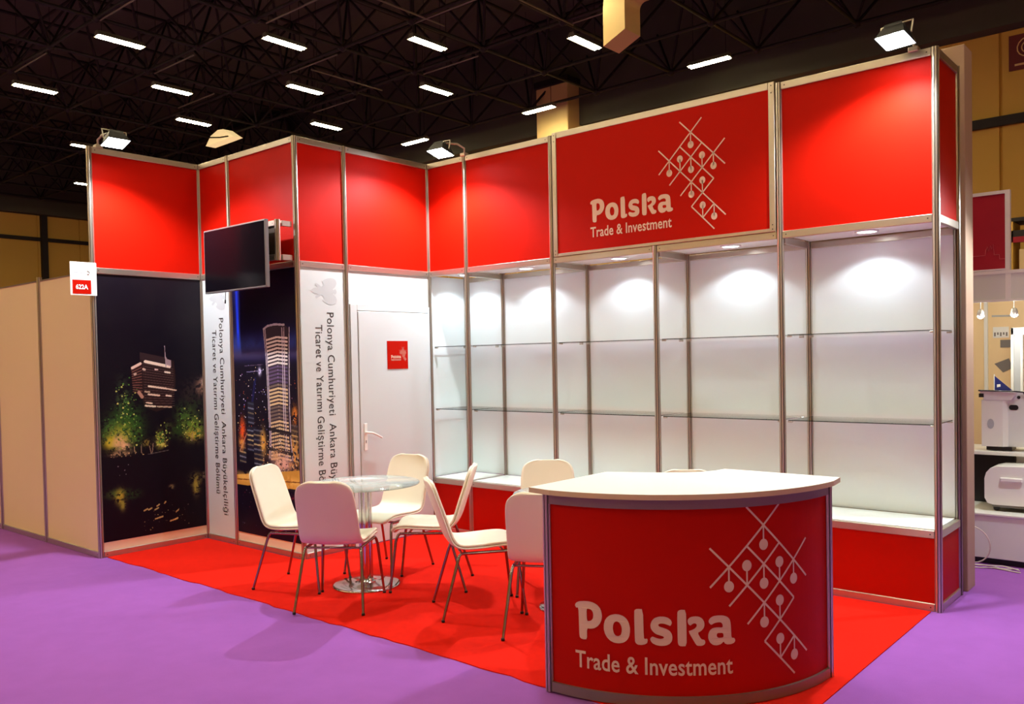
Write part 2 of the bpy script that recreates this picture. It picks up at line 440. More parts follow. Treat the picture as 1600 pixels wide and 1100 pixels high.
# ventilation ducts hanging from the roof
def duct(x, y, z, s, label):
    t = thing('ventilation_duct', label, 'duct', (x, y, z))
    mb = MB()
    w = 0.42*s; dpt = 0.46*s
    # vertical drop then an elbow turning to +X
    side = [(-w/2, 0.0)]
    side += [(-w/2, 0.55*s)]
    for k in range(7):
        a = R(180-15*k)
        side.append((w/2+0.12*s+(w+0.12*s)*math.cos(a), 0.60*s+(w+0.12*s)*math.sin(a)))
    side += [(w*2.6, 0.60*s+w+0.12*s), (w*2.6, 0.60*s+0.12*s)]
    for k in range(6, -1, -1):
        a = R(180-15*k)
        side.append((w/2+0.12*s+0.12*s*math.cos(a), 0.60*s+0.12*s*math.sin(a)))
    side += [(w/2, 0.18*s)]
    n = len(side)
    vs = [(a, -dpt/2, b) for a, b in side] + [(a, dpt/2, b) for a, b in side]
    mb.add(vs, [tuple(range(n)), tuple(range(n, 2*n))[::-1]] + [(i, n+i, n+(i+1) % n, (i+1) % n) for i in range(n)])
    mb.build('elbow', M['ochre'], t, recalc=True)
    box('flange', M['ochre'], t, w*2.6, w*2.6+0.06*s, -dpt/2-0.04, dpt/2+0.04, 0.60*s+0.08*s, 0.64*s+w+0.12*s)
    box('hanger', M['steel'], t, w*2.2, w*2.2+0.05, -0.03, 0.03, 0.6*s+w+0.12*s, 10.6-z)
    return t
duct(-1.86, 6.3, 6.72, 1.0, 'pale ochre elbow duct hanging from the roof above the lettered header')
# space frame under the roof
fr = thing('roof_space_frame', 'dark tubular space frame under the hall roof', 'roof frame', (0, 0, 0), kind='structure')
PX = [-30.2+2.15*i for i in range(22)]; PY = [-17.2+2.1*i+0.1 for i in range(15)]
ZL, ZU = 8.32, 10.0
unit = MB().tube([(0, 0, 0), (1, 0, 0)], 0.038, 6).build('chord', M['steel'], fr)
first = [True]
def chord(p0, p1):
    p0, p1 = Vector(p0), Vector(p1)
    o = unit if first[0] else unit.copy()
    if not first[0]: COL.objects.link(o)
    first[0] = False
    d = p1-p0
    o.location = p0; o.rotation_mode = 'XYZ'
    o.rotation_euler = d.to_track_quat('X', 'Z').to_euler()
    o.scale = (d.length, 1, 1)
for xx in PX:
    chord((xx, PY[0], ZL), (xx, PY[-1], ZL)); chord((xx+1.07, PY[0]+1.05, ZU), (xx+1.07, PY[-1]-1.05, ZU))
for yy in PY:
    chord((PX[0], yy, ZL), (PX[-1], yy, ZL)); chord((PX[0]+1.07, yy+1.05 if yy < PY[-1] else yy-1.05, ZU), (PX[-1], yy+1.05 if yy < PY[-1] else yy-1.05, ZU))
wb_ = MB(); nd = MB()
for xx in PX:
    for yy in PY:
        if yy < -6: continue
        for dx in (-1.075, 1.075):
            for dy in (-1.05, 1.05):
                wb_.tube([(xx, yy, ZL), (xx+dx, yy+dy, ZU)], 0.03, 4, cap=False)
        nd.lathe([(0.02, -0.09), (0.08, -0.05), (0.1, 0), (0.08, 0.05), (0.02, 0.09)], xx, yy, 8, z=ZL)
tag(wb_.build('web_tubes', M['steel'], fr), kind='stuff')
tag(nd.build('node_balls', M['steel'], fr), kind='stuff')

# strip lights
def strip_light(x, y, z, along, L, label, group=None):
    t = thing('strip_light', label, 'strip light', (x, y, z), 0 if along == 'x' else R(90), group)
    mb = MB()
    mb.add([(-L/2, -0.11, 0.0), (L/2, -0.11, 0.0), (L/2, 0.11, 0), (-L/2, 0.11, 0), (-L/2, -0.05, 0.1), (L/2, -0.05, 0.1), (L/2, 0.05, 0.1), (-L/2, 0.05, 0.1)],
           [(4,5,6,7), (0,1,5,4), (2,3,7,6), (1,2,6,5), (3,0,4,7)])
    mb.build('reflector', M['conduit'], t)
    g = MB()
    for yy in (-0.05, 0.05): g.tube([(-L/2+0.02, yy, 0.01), (L/2-0.02, yy, 0.01)], 0.03, 6)
    g.build('tube', M['tube'], t)
    h = MB(); h.tube([(-L/2+0.1, 0, 0.1), (-L/2+0.1, 0, 10.6-z)], 0.006, 4); h.tube([(L/2-0.1, 0, 0.1), (L/2-0.1, 0, 10.6-z)], 0.006, 4)
    tag(h.build('hanger_wires', M['steel'], t), kind='stuff')
    return t
VIS = [((-10.89, 2.27), 'roof strip light above the left floodlight, nearest one top left'),
       ((-15.10, 2.28), 'roof strip light at the far left edge of the dark ceiling'),
       ((-12.99, 4.45), 'roof strip light seen just right of the left floodlight'),
       ((-8.65, 4.51), 'bright roof strip light high above the corner with the television'),
       ((-15.09, 6.15), 'roof strip light above the small warm glowing wedge'),
       ((-10.77, 6.53), 'roof strip light below and right of the bright one over the television'),
       ((-12.96, 8.81), 'small far roof strip light above the corner post of the narrow text panel'),
       ((-6.61, 6.49), 'roof strip light near the top middle, left of the ochre duct'),
       ((-8.62, 8.70), 'far roof strip light straight above the middle floodlight'),
       ((-4.27, 8.64), 'bright roof strip light touching the left side of the ochre elbow duct')]
for (px, py), lb in VIS: strip_light(px, py, 8.0, 'y', 0.92, lb)
for (px, py), lb in (((-7.88, 11.65), 'level roof strip light left of the ochre column'),
                     ((-2.96, 11.45), 'level roof strip light above the right of the lettered header'),
                     ((-12.5, 11.63), 'faint level roof strip light just left of the middle floodlight')):
    strip_light(px, py, 8.0, 'x', 0.98, lb)
for (px, py), lb in (((-19.62, 5.27), 'tiny far roof strip light left of the left floodlight'),
                     ((-24.87, 7.54), 'tiny lowest roof strip light beside the left corner post')):
    strip_light(px, py, 8.0, 'y', 0.7, lb)
for j in range(-8, 2):
    for i in range(-7, 6):
        if (i+j) % 2 == 0 or (j == 1 and i < -2): continue
        strip_light(-2.2+2.16*i, 0.15+2.12*j, 8.0, 'y', 0.92, 'unseen roof strip light over the aisle in front of the stand', 'unseen strip lights over the aisle')  # rows out of view carry on the roof grid, added for ambient light
strip_light(-2.55, 5.55, 7.75, 'y', 0.92, 'unseen strip light added beside the ochre elbow duct, above the picture')  # out-of-view strip, added to brighten the front and left of the duct
wl_ = thing('glowing_wedge', 'small wedge-shaped hood with painted warm glow under the dark roof beyond the left panels', 'lamp', (-16.1, 7.49, 7.91))  # a lit surface, no lamp: its warm light is put in as glow
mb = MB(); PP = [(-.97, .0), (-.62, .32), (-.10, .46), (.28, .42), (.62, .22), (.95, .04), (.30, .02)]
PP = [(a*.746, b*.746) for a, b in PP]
nn = len(PP); mb.add([(a, 0, b) for a, b in PP]+[(a, .3, b) for a, b in PP], [tuple(range(nn)), tuple(range(nn, 2*nn))[::-1]]+[(i, nn+i, nn+(i+1) % nn, (i+1) % nn) for i in range(nn)]); mb.build('glowing_hood', M['hoodglow'], wl_, recalc=True)
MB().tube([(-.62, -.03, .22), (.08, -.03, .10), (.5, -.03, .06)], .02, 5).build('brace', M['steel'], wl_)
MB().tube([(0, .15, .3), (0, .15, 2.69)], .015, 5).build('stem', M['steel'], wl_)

# conduits
cdt = thing('lighting_conduit', 'thin pale conduits running between the roof strip lights', 'conduit', (0, 0, 8.28))
for (px, py), lb in VIS:
    MB().tube([(px+.02, py-.42, 0), (px+1.75, py-.42, 0)], 0.02, 5).build('conduit_run', M['conduit'], cdt)
for px, py in ((-6.2, 6.46), (-4.3, 8.2), (-10.2, 8.3)):
    MB().tube([(px, py-2.0, 0), (px, py+.1, 0)], 0.02, 5).build('conduit_run', M['conduit'], cdt)

# ------------------------------------------------------------------ carpets
cp = MB()
ys = -2.455
n = 60
random.seed(4)
fl = [(-1.473+5.933*i/n, ys+random.uniform(-0.012, 0.012)) for i in range(n+1)]
poly = fl + [(4.46, -0.027), (0.027, -0.027), (0.027, -1.527), (-1.473, -1.527)]
cp.prism(poly, 0.0, 0.006)
tag(cp.build('carpet', M['redfabric']), 'bright red carpet covering the stand floor', 'carpet')

# ------------------------------------------------------------------ printed night photographs
def print_mesh(name, img, w, z0, z1, parent, y=-0.006):
    H_, W_ = img.shape[:2]
    mb_v = np.zeros((H_+1, W_+1, 3)); xs = np.linspace(0, w, W_+1); zs = np.linspace(z0, z1, H_+1)
    mb_v[..., 0] = xs[None, :]; mb_v[..., 1] = y; mb_v[..., 2] = zs[:, None]
    me = bpy.data.meshes.new(name)
    nv = (H_+1)*(W_+1)
    me.vertices.add(nv); me.vertices.foreach_set('co', mb_v.reshape(-1))
    ii = np.arange(nv).reshape(H_+1, W_+1)
    q = np.stack([ii[:-1, :-1], ii[:-1, 1:], ii[1:, 1:], ii[1:, :-1]], -1).reshape(-1, 4)
    nf = len(q)
    me.loops.add(nf*4); me.loops.foreach_set('vertex_index', q.reshape(-1).astype(np.int32))
    me.polygons.add(nf); me.polygons.foreach_set('loop_start', np.arange(0, nf*4, 4, dtype=np.int32))
    me.update(calc_edges=True)
    at = me.color_attributes.new('print', 'FLOAT_COLOR', 'CORNER')
    lin = np.where(img <= 0.04045, img/12.92, ((np.clip(img, 0, 1)+0.055)/1.055)**2.4)
    rgba = np.ones((nf, 4)); rgba[:, :3] = lin.reshape(-1, 3)
    at.data.foreach_set('color', np.repeat(rgba, 4, axis=0).astype(np.float32).reshape(-1))
    mt = bpy.data.materials.new(name+'_ink'); mt.use_nodes = True
    nt = mt.node_tree; b = nt.nodes['Principled BSDF']
    a = nt.nodes.new('ShaderNodeAttribute'); a.attribute_name = 'print'
    nt.links.new(a.outputs['Color'], b.inputs['Base Color'])
    b.inputs['Roughness'].default_value = 0.4; b.inputs['Specular IOR Level'].default_value = 0.12
    me.materials.append(mt)
    o = bpy.data.objects.new(name, me); COL.objects.link(o); o.parent = parent
    return o

class Paint:
    """small rasteriser in panel metres: x to the right, z up"""
    def __init__(s, w, z0, z1, ppm, bg):
        s.w, s.z0, s.z1, s.p = w, z0, z1, ppm
        s.W, s.H = int(w*ppm), int((z1-z0)*ppm)
        s.a = np.ones((s.H, s.W, 3))*np.array(bg)/255.0
        s.X, s.Z = np.meshgrid((np.arange(s.W)+.5)/ppm, z0+(np.arange(s.H)+.5)/ppm)
        s.rng = np.random.RandomState(7)
    def put(s, mask, c, al=1.0):
        mk = (mask*al)[..., None] if mask.dtype != bool else (mask.astype(float)*al)[..., None]
        s.a = s.a*(1-mk) + np.array(c)/255.0*mk
    def poly(s, P, c, al=1.0):
        s.put(s.inpoly(P), c, al)
    def inpoly(s, P):
        mk = np.zeros_like(s.X, bool); n = len(P)
        for i in range(n):
            (x0, z0), (x1, z1) = P[i], P[(i+1) % n]
            if z0 == z1: continue
            cr = ((s.Z < z1) != (s.Z < z0)) & (s.X < (x1-x0)*(s.Z-z0)/(z1-z0)+x0)
            mk ^= cr
        return mk
    def line(s, a, b, w, c, al=1.0):
        (x0, z0), (x1, z1) = a, b; dx, dz = x1-x0, z1-z0; L2 = dx*dx+dz*dz+1e-9
        t = np.clip(((s.X-x0)*dx+(s.Z-z0)*dz)/L2, 0, 1)
        s.put(np.hypot(s.X-x0-t*dx, s.Z-z0-t*dz) < w/2, c, al)
    def noise(s, f):
        r = np.zeros_like(s.X); amp = 1; tot = 0
        for o in range(4):
            g = s.rng.rand(int(s.H/s.p*f)+3, int(s.w*f)+3)
            u = s.X*f; v = (s.Z-s.z0)*f
            u = np.clip(u, 0, g.shape[1]-1.01); v = np.clip(v, 0, g.shape[0]-1.01)
            i = u.astype(int); j = v.astype(int); fu = u-i; fv = v-j
            fu = fu*fu*(3-2*fu); fv = fv*fv*(3-2*fv)
            r += amp*((g[j, i]*(1-fu)+g[j, i+1]*fu)*(1-fv)+(g[j+1, i]*(1-fu)+g[j+1, i+1]*fu)*fv)
            tot += amp; amp *= 0.62; f *= 2.1
        return r/tot
    def blob(s, x, z, rx, rz, c, al=1.0, speck=0.5, f=46, soft=1.6):
        d = ((s.X-x)/rx)**2+((s.Z-z)/rz)**2
        nz = s.noise(f)
        mk = np.clip(np.exp(-d*soft)*1.3, 0, 1)*np.clip((nz-(1-speck)*0.62-0.12)*9, 0, 1)
        s.put(mk, c, al)
    def dots(s, n, x0, x1, z0, z1, cols, r0=0.003, r1=0.007):
        for k in range(n):
            x = s.rng.uniform(x0, x1); z = s.rng.uniform(z0, z1); r = s.rng.uniform(r0, r1)
            i0 = max(int((x-0.02)*s.p), 0); i1 = int((x+0.02)*s.p)+1; j0 = max(int((z-s.z0-0.02)*s.p), 0); j1 = int((z-s.z0+0.02)*s.p)+1
            sub = s.a[j0:j1, i0:i1]
            mk = np.hypot(s.X[j0:j1, i0:i1]-x, s.Z[j0:j1, i0:i1]-z) < r
            sub[mk] = np.array(cols[s.rng.randint(len(cols))])/255.0

def picture_park():
    P = Paint(0.954, 0.127, 2.425, 260, (18, 12, 24))
    P.put(np.clip((P.Z-0.9)/1.5, 0, 1)*np.clip(P.noise(2.0)*1.4-0.3, 0, 1), (38, 32, 34), 0.8)
    # office block leaning in perspective
    P.poly([(.28,1.621),(.363,1.668),(.363,1.756),(.62,1.69),(.675,1.673),(.69,1.52),(.68,1.40),(.64,1.26),(.5,1.22),(.39,1.27),(.375,1.34),(.30,1.41)], (44, 28, 30))
    P.poly([(.363,1.756),(.60,1.705),(.60,1.64),(.363,1.69)], (52, 36, 40))
    for k in range(11):
        t = k/10
        P.line((.285+.008*t, 1.60-.19*t), (.372, 1.645-.26*t), 0.007, (150, 96, 84), .75)
    for k in range(17):
        t = k/16
        P.line((.385+.01*t, 1.655-.375*t), (.665+.006*t, 1.60-.335*t), 0.006, (112, 84, 80), .6)
    P.line((.29,1.617),(.365,1.655),0.022,(236,206,190)); P.line((.41,1.672),(.634,1.622),0.026,(246,226,206))
    P.line((.435,1.452),(.60,1.424),0.016,(240,216,190)); P.line((.60,1.424),(.69,1.405),0.013,(230,200,176))
    P.line((.40,1.405),(.44,1.40),0.012,(210,180,150)); P.line((.43,1.38),(.53,1.365),0.016,(230,205,180)); P.line((.595,1.362),(.64,1.355),0.014,(236,220,200))
    P.line((.41,1.307),(.46,1.298),0.013,(238,216,190)); P.line((.40,1.28),(.49,1.268),0.016,(242,226,200)); P.line((.51,1.266),(.64,1.255),0.011,(210,186,160))
    P.line((.59,1.575),(.635,1.567),0.016,(240,224,210)); P.line((.50,1.6),(.52,1.597),0.013,(220,200,190)); P.line((.39,1.605),(.402,1.60),0.02,(200,176,160))
    P.line((.31,1.56),(.32,1.565),0.018,(200,170,150)); P.line((.345,1.4),(.372,1.36),0.03,(190,140,120)); P.line((.593,1.81),(.60,1.62),0.006,(170,150,160)); P.poly([(.592,1.73),(.615,1.69),(.65,1.68),(.65,1.62),(.60,1.64)], (196,170,176), .8)
    # lit trees
    for x, z, rx, rz, c, al, sp in ((.2,1.32,.07,.22,(72,92,58),.8,.5), (.23,1.15,.17,.2,(44,84,34),.95,.62), (.1,1.08,.11,.13,(58,104,44),.9,.6),
                                    (.29,1.06,.10,.13,(52,98,38),.9,.6), (.17,1.03,.12,.12,(150,168,52),.95,.62), (.08,.98,.07,.07,(196,186,44),.95,.7),
                                    (.16,.97,.08,.08,(226,190,130),.95,.62), (.20,.93,.07,.05,(236,200,150),.9,.5),
                                    (.78,1.18,.11,.12,(70,110,44),.9,.55), (.84,1.05,.15,.12,(104,140,48),.95,.6), (.86,.99,.1,.07,(196,180,70),.95,.6), (.70,1.05,.08,.08,(40,70,30),.9,.5),
                                    (.52,.97,.05,.09,(150,160,60),.9,.55), (.54,.93,.05,.04,(216,206,90),.95,.6), (.60,1.05,.05,.08,(90,110,56),.8,.45), (.40,.95,.05,.04,(150,140,60),.8,.5),
                                    (.95,1.42,.09,.1,(150,116,96),.9,.5), (.97,1.47,.04,.05,(236,206,180),.9,.6), (.84,1.38,.12,.14,(52,40,40),.8,.5), (.86,1.25,.14,.1,(40,52,34),.8,.5)):
        P.blob(x, z, rx, rz, c, al, sp)
    for x0, x1, z0, z1 in ((.16,.165,.87,.98), (.44,.425,.85,.92), (.45,.46,.86,.94), (.83,.838,.93,1.0), (.35,.352,.87,.94), (.29,.29,.88,.93)):
        P.line((x0, z0), (x1, z1), 0.007, (176, 150, 120), .8)
    P.line((.41,.846),(.60,.866),0.006,(120,112,110),.8); P.blob(.16,.875,.1,.025,(180,150,110),.9,.5); P.dots(16,.08,.4,.84,.88,[(200,170,120),(150,130,100)])
    for k in range(260):
        a = P.rng.rand(4)
        cx, cz, sx, sz = ((.20, 1.06, .12, .13), (.84, 1.06, .10, .09), (.54, .97, .04, .06), (.22, 1.3, .06, .12))[int(a[0]*3.99)]
        x = cx+sx*P.rng.randn()*.8; z = cz+sz*P.rng.randn()*.8
        if 0.02 < x < .93 and z > .88: P.dots(1, x, x+.001, z, z+.001, [(150, 176, 70), (90, 140, 60), (206, 214, 110), (66, 110, 50)], .003, .008)
    P.put((P.Z < 0.845), (20, 13, 26), 0.92)
    P.dots(5,.1,.3,.68,.78,[(120,110,120)])
    # reflections
    for x, z, rx, rz, c, sp in ((.13,.53,.12,.05,(70,96,44),.6), (.15,.50,.05,.08,(190,178,60),.6), (.17,.43,.03,.06,(150,150,60),.6), (.26,.51,.09,.05,(40,66,36),.5),
                                (.86,.57,.07,.07,(120,120,60),.6), (.86,.50,.04,.09,(170,164,70),.6), (.62,.53,.03,.03,(130,120,80),.6), (.95,.6,.03,.04,(120,112,90),.5)):
        P.blob(x, z, rx, rz, c, .9, sp)
    for x0, x1, z in ((.36,.39,.35), (.40,.43,.352), (.46,.49,.345), (.48,.50,.375), (.55,.56,.39), (.46,.53,.262), (.60,.665,.222), (.64,.67,.228), (.66,.68,.30)):
        P.line((x0, z), (x1, z+.012), 0.013, (216, 190, 120), .85)
    P.dots(30,.35,.85,.17,.40,[(150,130,90),(96,80,80)],.002,.005)
    return P.a

def picture_tower():
    P = Paint(0.954, 0.127, 2.425, 260, (16, 12, 34))
    sky = np.clip((P.Z-1.6)/0.5, 0, 1)
    P.put(1-sky, (34, 30, 84)); P.put(np.exp(-((P.Z-1.80)/.09)**2)*np.clip(P.noise(5)+.3, 0, 1), (52, 70, 150), .95)
    P.put(np.exp(-((P.Z-1.71)/.05)**2), (74, 62, 92), .7); P.put(1/(1+np.exp((P.Z-1.66)*60)), (24, 20, 34), 1)
    bl = np.exp(-((P.X-(.075+.02*(2.1-P.Z)))/.022)**2)*np.clip((P.Z-1.75)*6, 0, 1)
    P.put(bl, (30, 60, 235), .95)
    P.put(np.exp(-((P.X-.09)/.09)**2)*np.clip((P.Z-1.9)*3, 0, 1), (22, 26, 110), .5)
    W_ = [(240, 236, 255), (170, 150, 230), (236, 196, 130), (226, 206, 160), (120, 120, 190), (200, 90, 60)]
    P.dots(190, .03, .93, 1.0, 1.62, W_, .002, .006); P.line((.17,1.615),(.45,1.625),0.006,(110,90,120),.7); P.line((.2,1.56),(.45,1.575),0.008,(170,160,220),.6)
    P.blob(.403,1.565,.03,.04,(220,214,255),1,.8); P.line((.25,1.2),(.33,1.5),.03,(30,34,90),.7)
    # neighbouring blocks
    for x0, x1, z0, z1 in ((.18,.33,.86,1.08), (.28,.44,.74,1.06), (.2,.3,1.1,1.3), (.84,.94,.80,1.12), (.05,.16,.75,.95)):
        P.poly([(x0,z0),(x1,z0),(x1,z1),(x0,z1)], (36, 36, 52))
        z = z0+.02
        while z < z1:
            P.line((x0+.01, z), (x1-.01, z-.01), .014, (206, 186, 130) if P.rng.rand() > .45 else (120, 130, 150), P.rng.uniform(.3, .9)); z += .042
    P.blob(.11,1.05,.05,.12,(236,96,40),.95,.7); P.blob(.1,.99,.06,.1,(200,50,50),.8,.5); P.blob(.09,.93,.05,.08,(230,160,70),.9,.6)
    P.line((.06,.86),(.18,1.02),.01,(210,160,120),.8)
    P.blob(.43,.95,.05,.13,(226,176,80),.95,.7); P.blob(.88,.86,.1,.2,(214,160,76),.95,.6); P.blob(.9,1.2,.05,.1,(220,130,50),.9,.6)
    # tapering tower
    out = [(.477,1.93),(.54,1.955),(.65,1.965),(.78,1.955),(.852,1.92),(.84,1.66),(.83,1.25),(.835,.98),(.87,.80),(.50,.80),(.533,.97),(.522,1.25),(.507,1.67)]
    P.poly(out, (58, 50, 62))
    def xl(z): return np.interp(z, [.80,.97,1.25,1.67,1.93], [.515,.533,.522,.507,.477])
    def xr(z): return np.interp(z, [.80,.98,1.25,1.66,1.92], [.86,.835,.83,.84,.852])
    z = .82
    while z < 1.87:
        c = (240, 232, 222) if z > 1.60 else (226, 200, 150)
        al = .95 if (z > 1.60 or 1.27 < z < 1.42 or z < 1.13) else .35
        if 1.45 < z < 1.6: c = (170, 140, 210)
        a, b = xl(z)+.03, xr(z)-.03; mm = (a+b)/2
        P.line((a, z-.01), (mm, z+.012), .017, c, al); P.line((mm, z+.012), (b, z), .017, c, al); z += .031
    for fx in (.0, .06, .72, .80, 1.0):
        pts = [(xl(zz)+(xr(zz)-xl(zz))*fx, zz) for zz in (.82, 1.0, 1.25, 1.5, 1.7, 1.93)]
        for a, b in zip(pts[:-1], pts[1:]): P.line(a, b, .011, (214, 204, 216), .85)
    for a, b in zip([(.477,1.93),(.54,1.955),(.65,1.965)], [(.54,1.955),(.65,1.965),(.78,1.955)]): P.line(a, b, .018, (196, 190, 206), .9)
    for k in range(9): P.line((.54+.03*k, .83), (.54+.03*k, 1.12), .005, (40, 34, 40), .8)
    for z in (1.05, .88): P.line((xl(z), z+.02), (xr(z), z-.01), .03, (30, 26, 34), .85)
    P.blob(.70,.78,.16,.08,(236,190,170),.95,.7); P.blob(.62,.85,.12,.05,(220,180,130),.9,.6); P.dots(120,.4,.93,.70,1.0,[(244,220,170),(226,160,90),(250,240,230)],.003,.006)
    # street
    P.poly([(0,.64),(.95,.74),(.95,.58),(0,.55)], (206, 160, 70)); P.blob(.5,.63,.8,.05,(244,206,110),.9,.6,14); P.line((0,.60),(.95,.64),.01,(120,70,30),.8)
    P.put(P.Z < 0.555, (17, 13, 32)); P.dots(40,.03,.92,.2,.54,[(60,60,90),(110,100,120),(90,40,60)],.002,.006)
    P.blob(.75,.5,.3,.03,(150,40,60),.7,.5)
    return P.a

# ------------------------------------------------------------------ panel walls of the stand
ZB = (2.43, 2.48)
# left return wall, plane X=-1.5, faces +X
w1 = thing('panel_wall', 'left return wall of the stand: red top panel over the park night picture', 'exhibition wall', (-1.5, -2.5, 0), R(90))
post(w1, 0, 0, 0, 3.5); post(w1, 1, 0, 0, 3.5)
for z0, z1 in ((0, 0.05), ZB, (3.45, 3.5)): beam(w1, 0, 1, z0, z1)
panel(w1, 'red_panel', M['red'], 0, 1, 2.48, 3.45); panel(w1, 'white_panel', M['strip'], 0, 1, 0.05, 2.43)
o = print_mesh('poster', picture_park(), 0.954, 0.127, 2.427, None, -0.0)
o.location = (-1.5+0.006, -2.5+0.023, 0); o.rotation_euler = (0, 0, R(90))
tag(o, 'night poster of a lit office block above green trees and dark water', 'poster')

# wall behind the television, plane Y=-1.5, faces -Y
w2 = thing('panel_wall', 'wall with narrow lettered panel and tower picture under the television', 'exhibition wall', (-1.5, -1.5, 0))
post(w2, 0.5, 0, 0, 3.5); post(w2, 1.5, 0, 0, 3.5)
for a, b in ((0, .5), (.5, 1.5)):
    for z0, z1 in ((0, 0.05), ZB, (3.45, 3.5)): beam(w2, a, b, z0, z1)
    panel(w2, 'red_panel', M['red'], a, b, 2.48, 3.45)
panel(w2, 'white_panel', M['wallwhite'], 0, .5, 0.05, 2.43); panel(w2, 'white_panel', M['strip'], .5, 1.5, 0.05, 2.43)
o = print_mesh('poster', picture_tower(), 0.954, 0.127, 2.427, None, -0.0)
o.location = (-1.0+0.023, -1.5-0.006, 0)
tag(o, 'night poster of a tall lit glass tower over a city, behind the cream chair', 'poster')

# wall with the door, plane X=0, faces +X
w3 = thing('panel_wall', 'wall with wide lettered white panel next to the white door', 'exhibition wall', (0, -1.5, 0), R(90))
post(w3, 0.5, 0, 0, 3.5); post(w3, 1.5, 0, 0, 3.5)
for a, b in ((0, .5), (.5, 1.5)):
    for z0, z1 in (ZB, (3.45, 3.5)): beam(w3, a, b, z0, z1)
    panel(w3, 'red_panel', M['red'], a, b, 2.48, 3.45)
beam(w3, 0, .5, 0, .05)
panel(w3, 'white_panel', M['wallwhite'], 0, .5, 0.05, 2.43)
panel(w3, 'overpanel', M['wallwhite'], .5, 1.5, 2.14, 2.43)

def eagle(parent, cx, cz, s):
    half = [(0, 1.0), (.12, .96), (.2, .88), (.1, .8), (.16, .68), (.34, .9), (.62, 1.02), (.88, .92), (.98, .66), (.94, .34), (.82, .06), (.66, -.12), (.52, .04),
            (.38, -.02), (.3, -.16), (.46, -.36), (.56, -.58), (.4, -.62), (.24, -.42), (.2, -.72), (.08, -.86), (0, -1.0)]
    full = half + [(-a, b) for a, b in half[::-1][1:-1]]
    v, f = poly_fill([chaikin(full)])
    flat('crest', M['eagle'], parent, (v, f), lambda a, b: (cx+b*s, -0.0035, cz-a*s*0.85))
def vertical_text(parent):
    for body, xb, z0, z1 in (('Polonya Cumhuriyeti  Ankara B\u00fcy\u00fckel\u00e7ili\u011fi', .288, 2.06, .25), ('Ticaret ve Yat\u0131r\u0131m\u0131 Geli\u015ftirme B\u00f6l\u00fcm\u00fc', .165, 1.953, .44)):
        v, f = fit_text(body, z0-z1, .070, bold=0.006, spacing=1.08)
        flat('lettering', M['text'], parent, (v, f), lambda a, b, xb=xb, z0=z0: (xb+b, -0.0035, z0-a))
vertical_text(w2); eagle(w2, .26, 2.245, .138)
vertical_text(w3); eagle(w3, .258, 2.24, .138)

# door
d = thing('door_1', None, None, (0, -1.0, 0), R(90)); d['kind'] = 'structure'; d['label'] = 'white door with lever handle beside the display cabinets'
mb = MB()
mb.box(0.024, 0.10, -0.022, 0.02, 0, 2.14, 0.003); mb.box(0.955, 0.976, -0.022, 0.02, 0, 2.14, 0.003); mb.box(0.10, 0.955, -0.022, 0.02, 2.085, 2.14, 0.003)
mb.build('door_frame', M['wallwhite'], d)
leaf = box('door_leaf', M['wallwhite'], d, 0.104, 0.951, -0.030, 0.008, 0.012, 2.08, 0.004)
mb = MB(); mb.box(0.135, 0.172, -0.038, -0.030, 0.85, 1.09, 0.003)
hp = mb.build('handle_plate', M['device'], d)
mb = MB(); mb.tube([(.153, -.036, 1.01), (.153, -.075, 1.01), (.19, -.085, 1.005), (.24, -.084, .985), (.30, -.080, .955)], [.011, .011, .010, .009, .008], 8)
mb.build('lever', M['device'], hp)
box('keyhole', M['midgrey'], hp, .149, .157, -.0395, -.038, .915, .94)
dsg = thing('door_sign', 'small square red sign with white logo on the door', 'sign', (0.031, -0.574, 1.563), R(90))
box('plate', M['red'], dsg, 0, .25, -0.003, 0, 0, .256)
k_ = .205
artwork(dsg, lambda u, v: (.042+(u-1.908)*k_*0.78, -.0040, .07+(v-2.554)*k_*0.78), True)
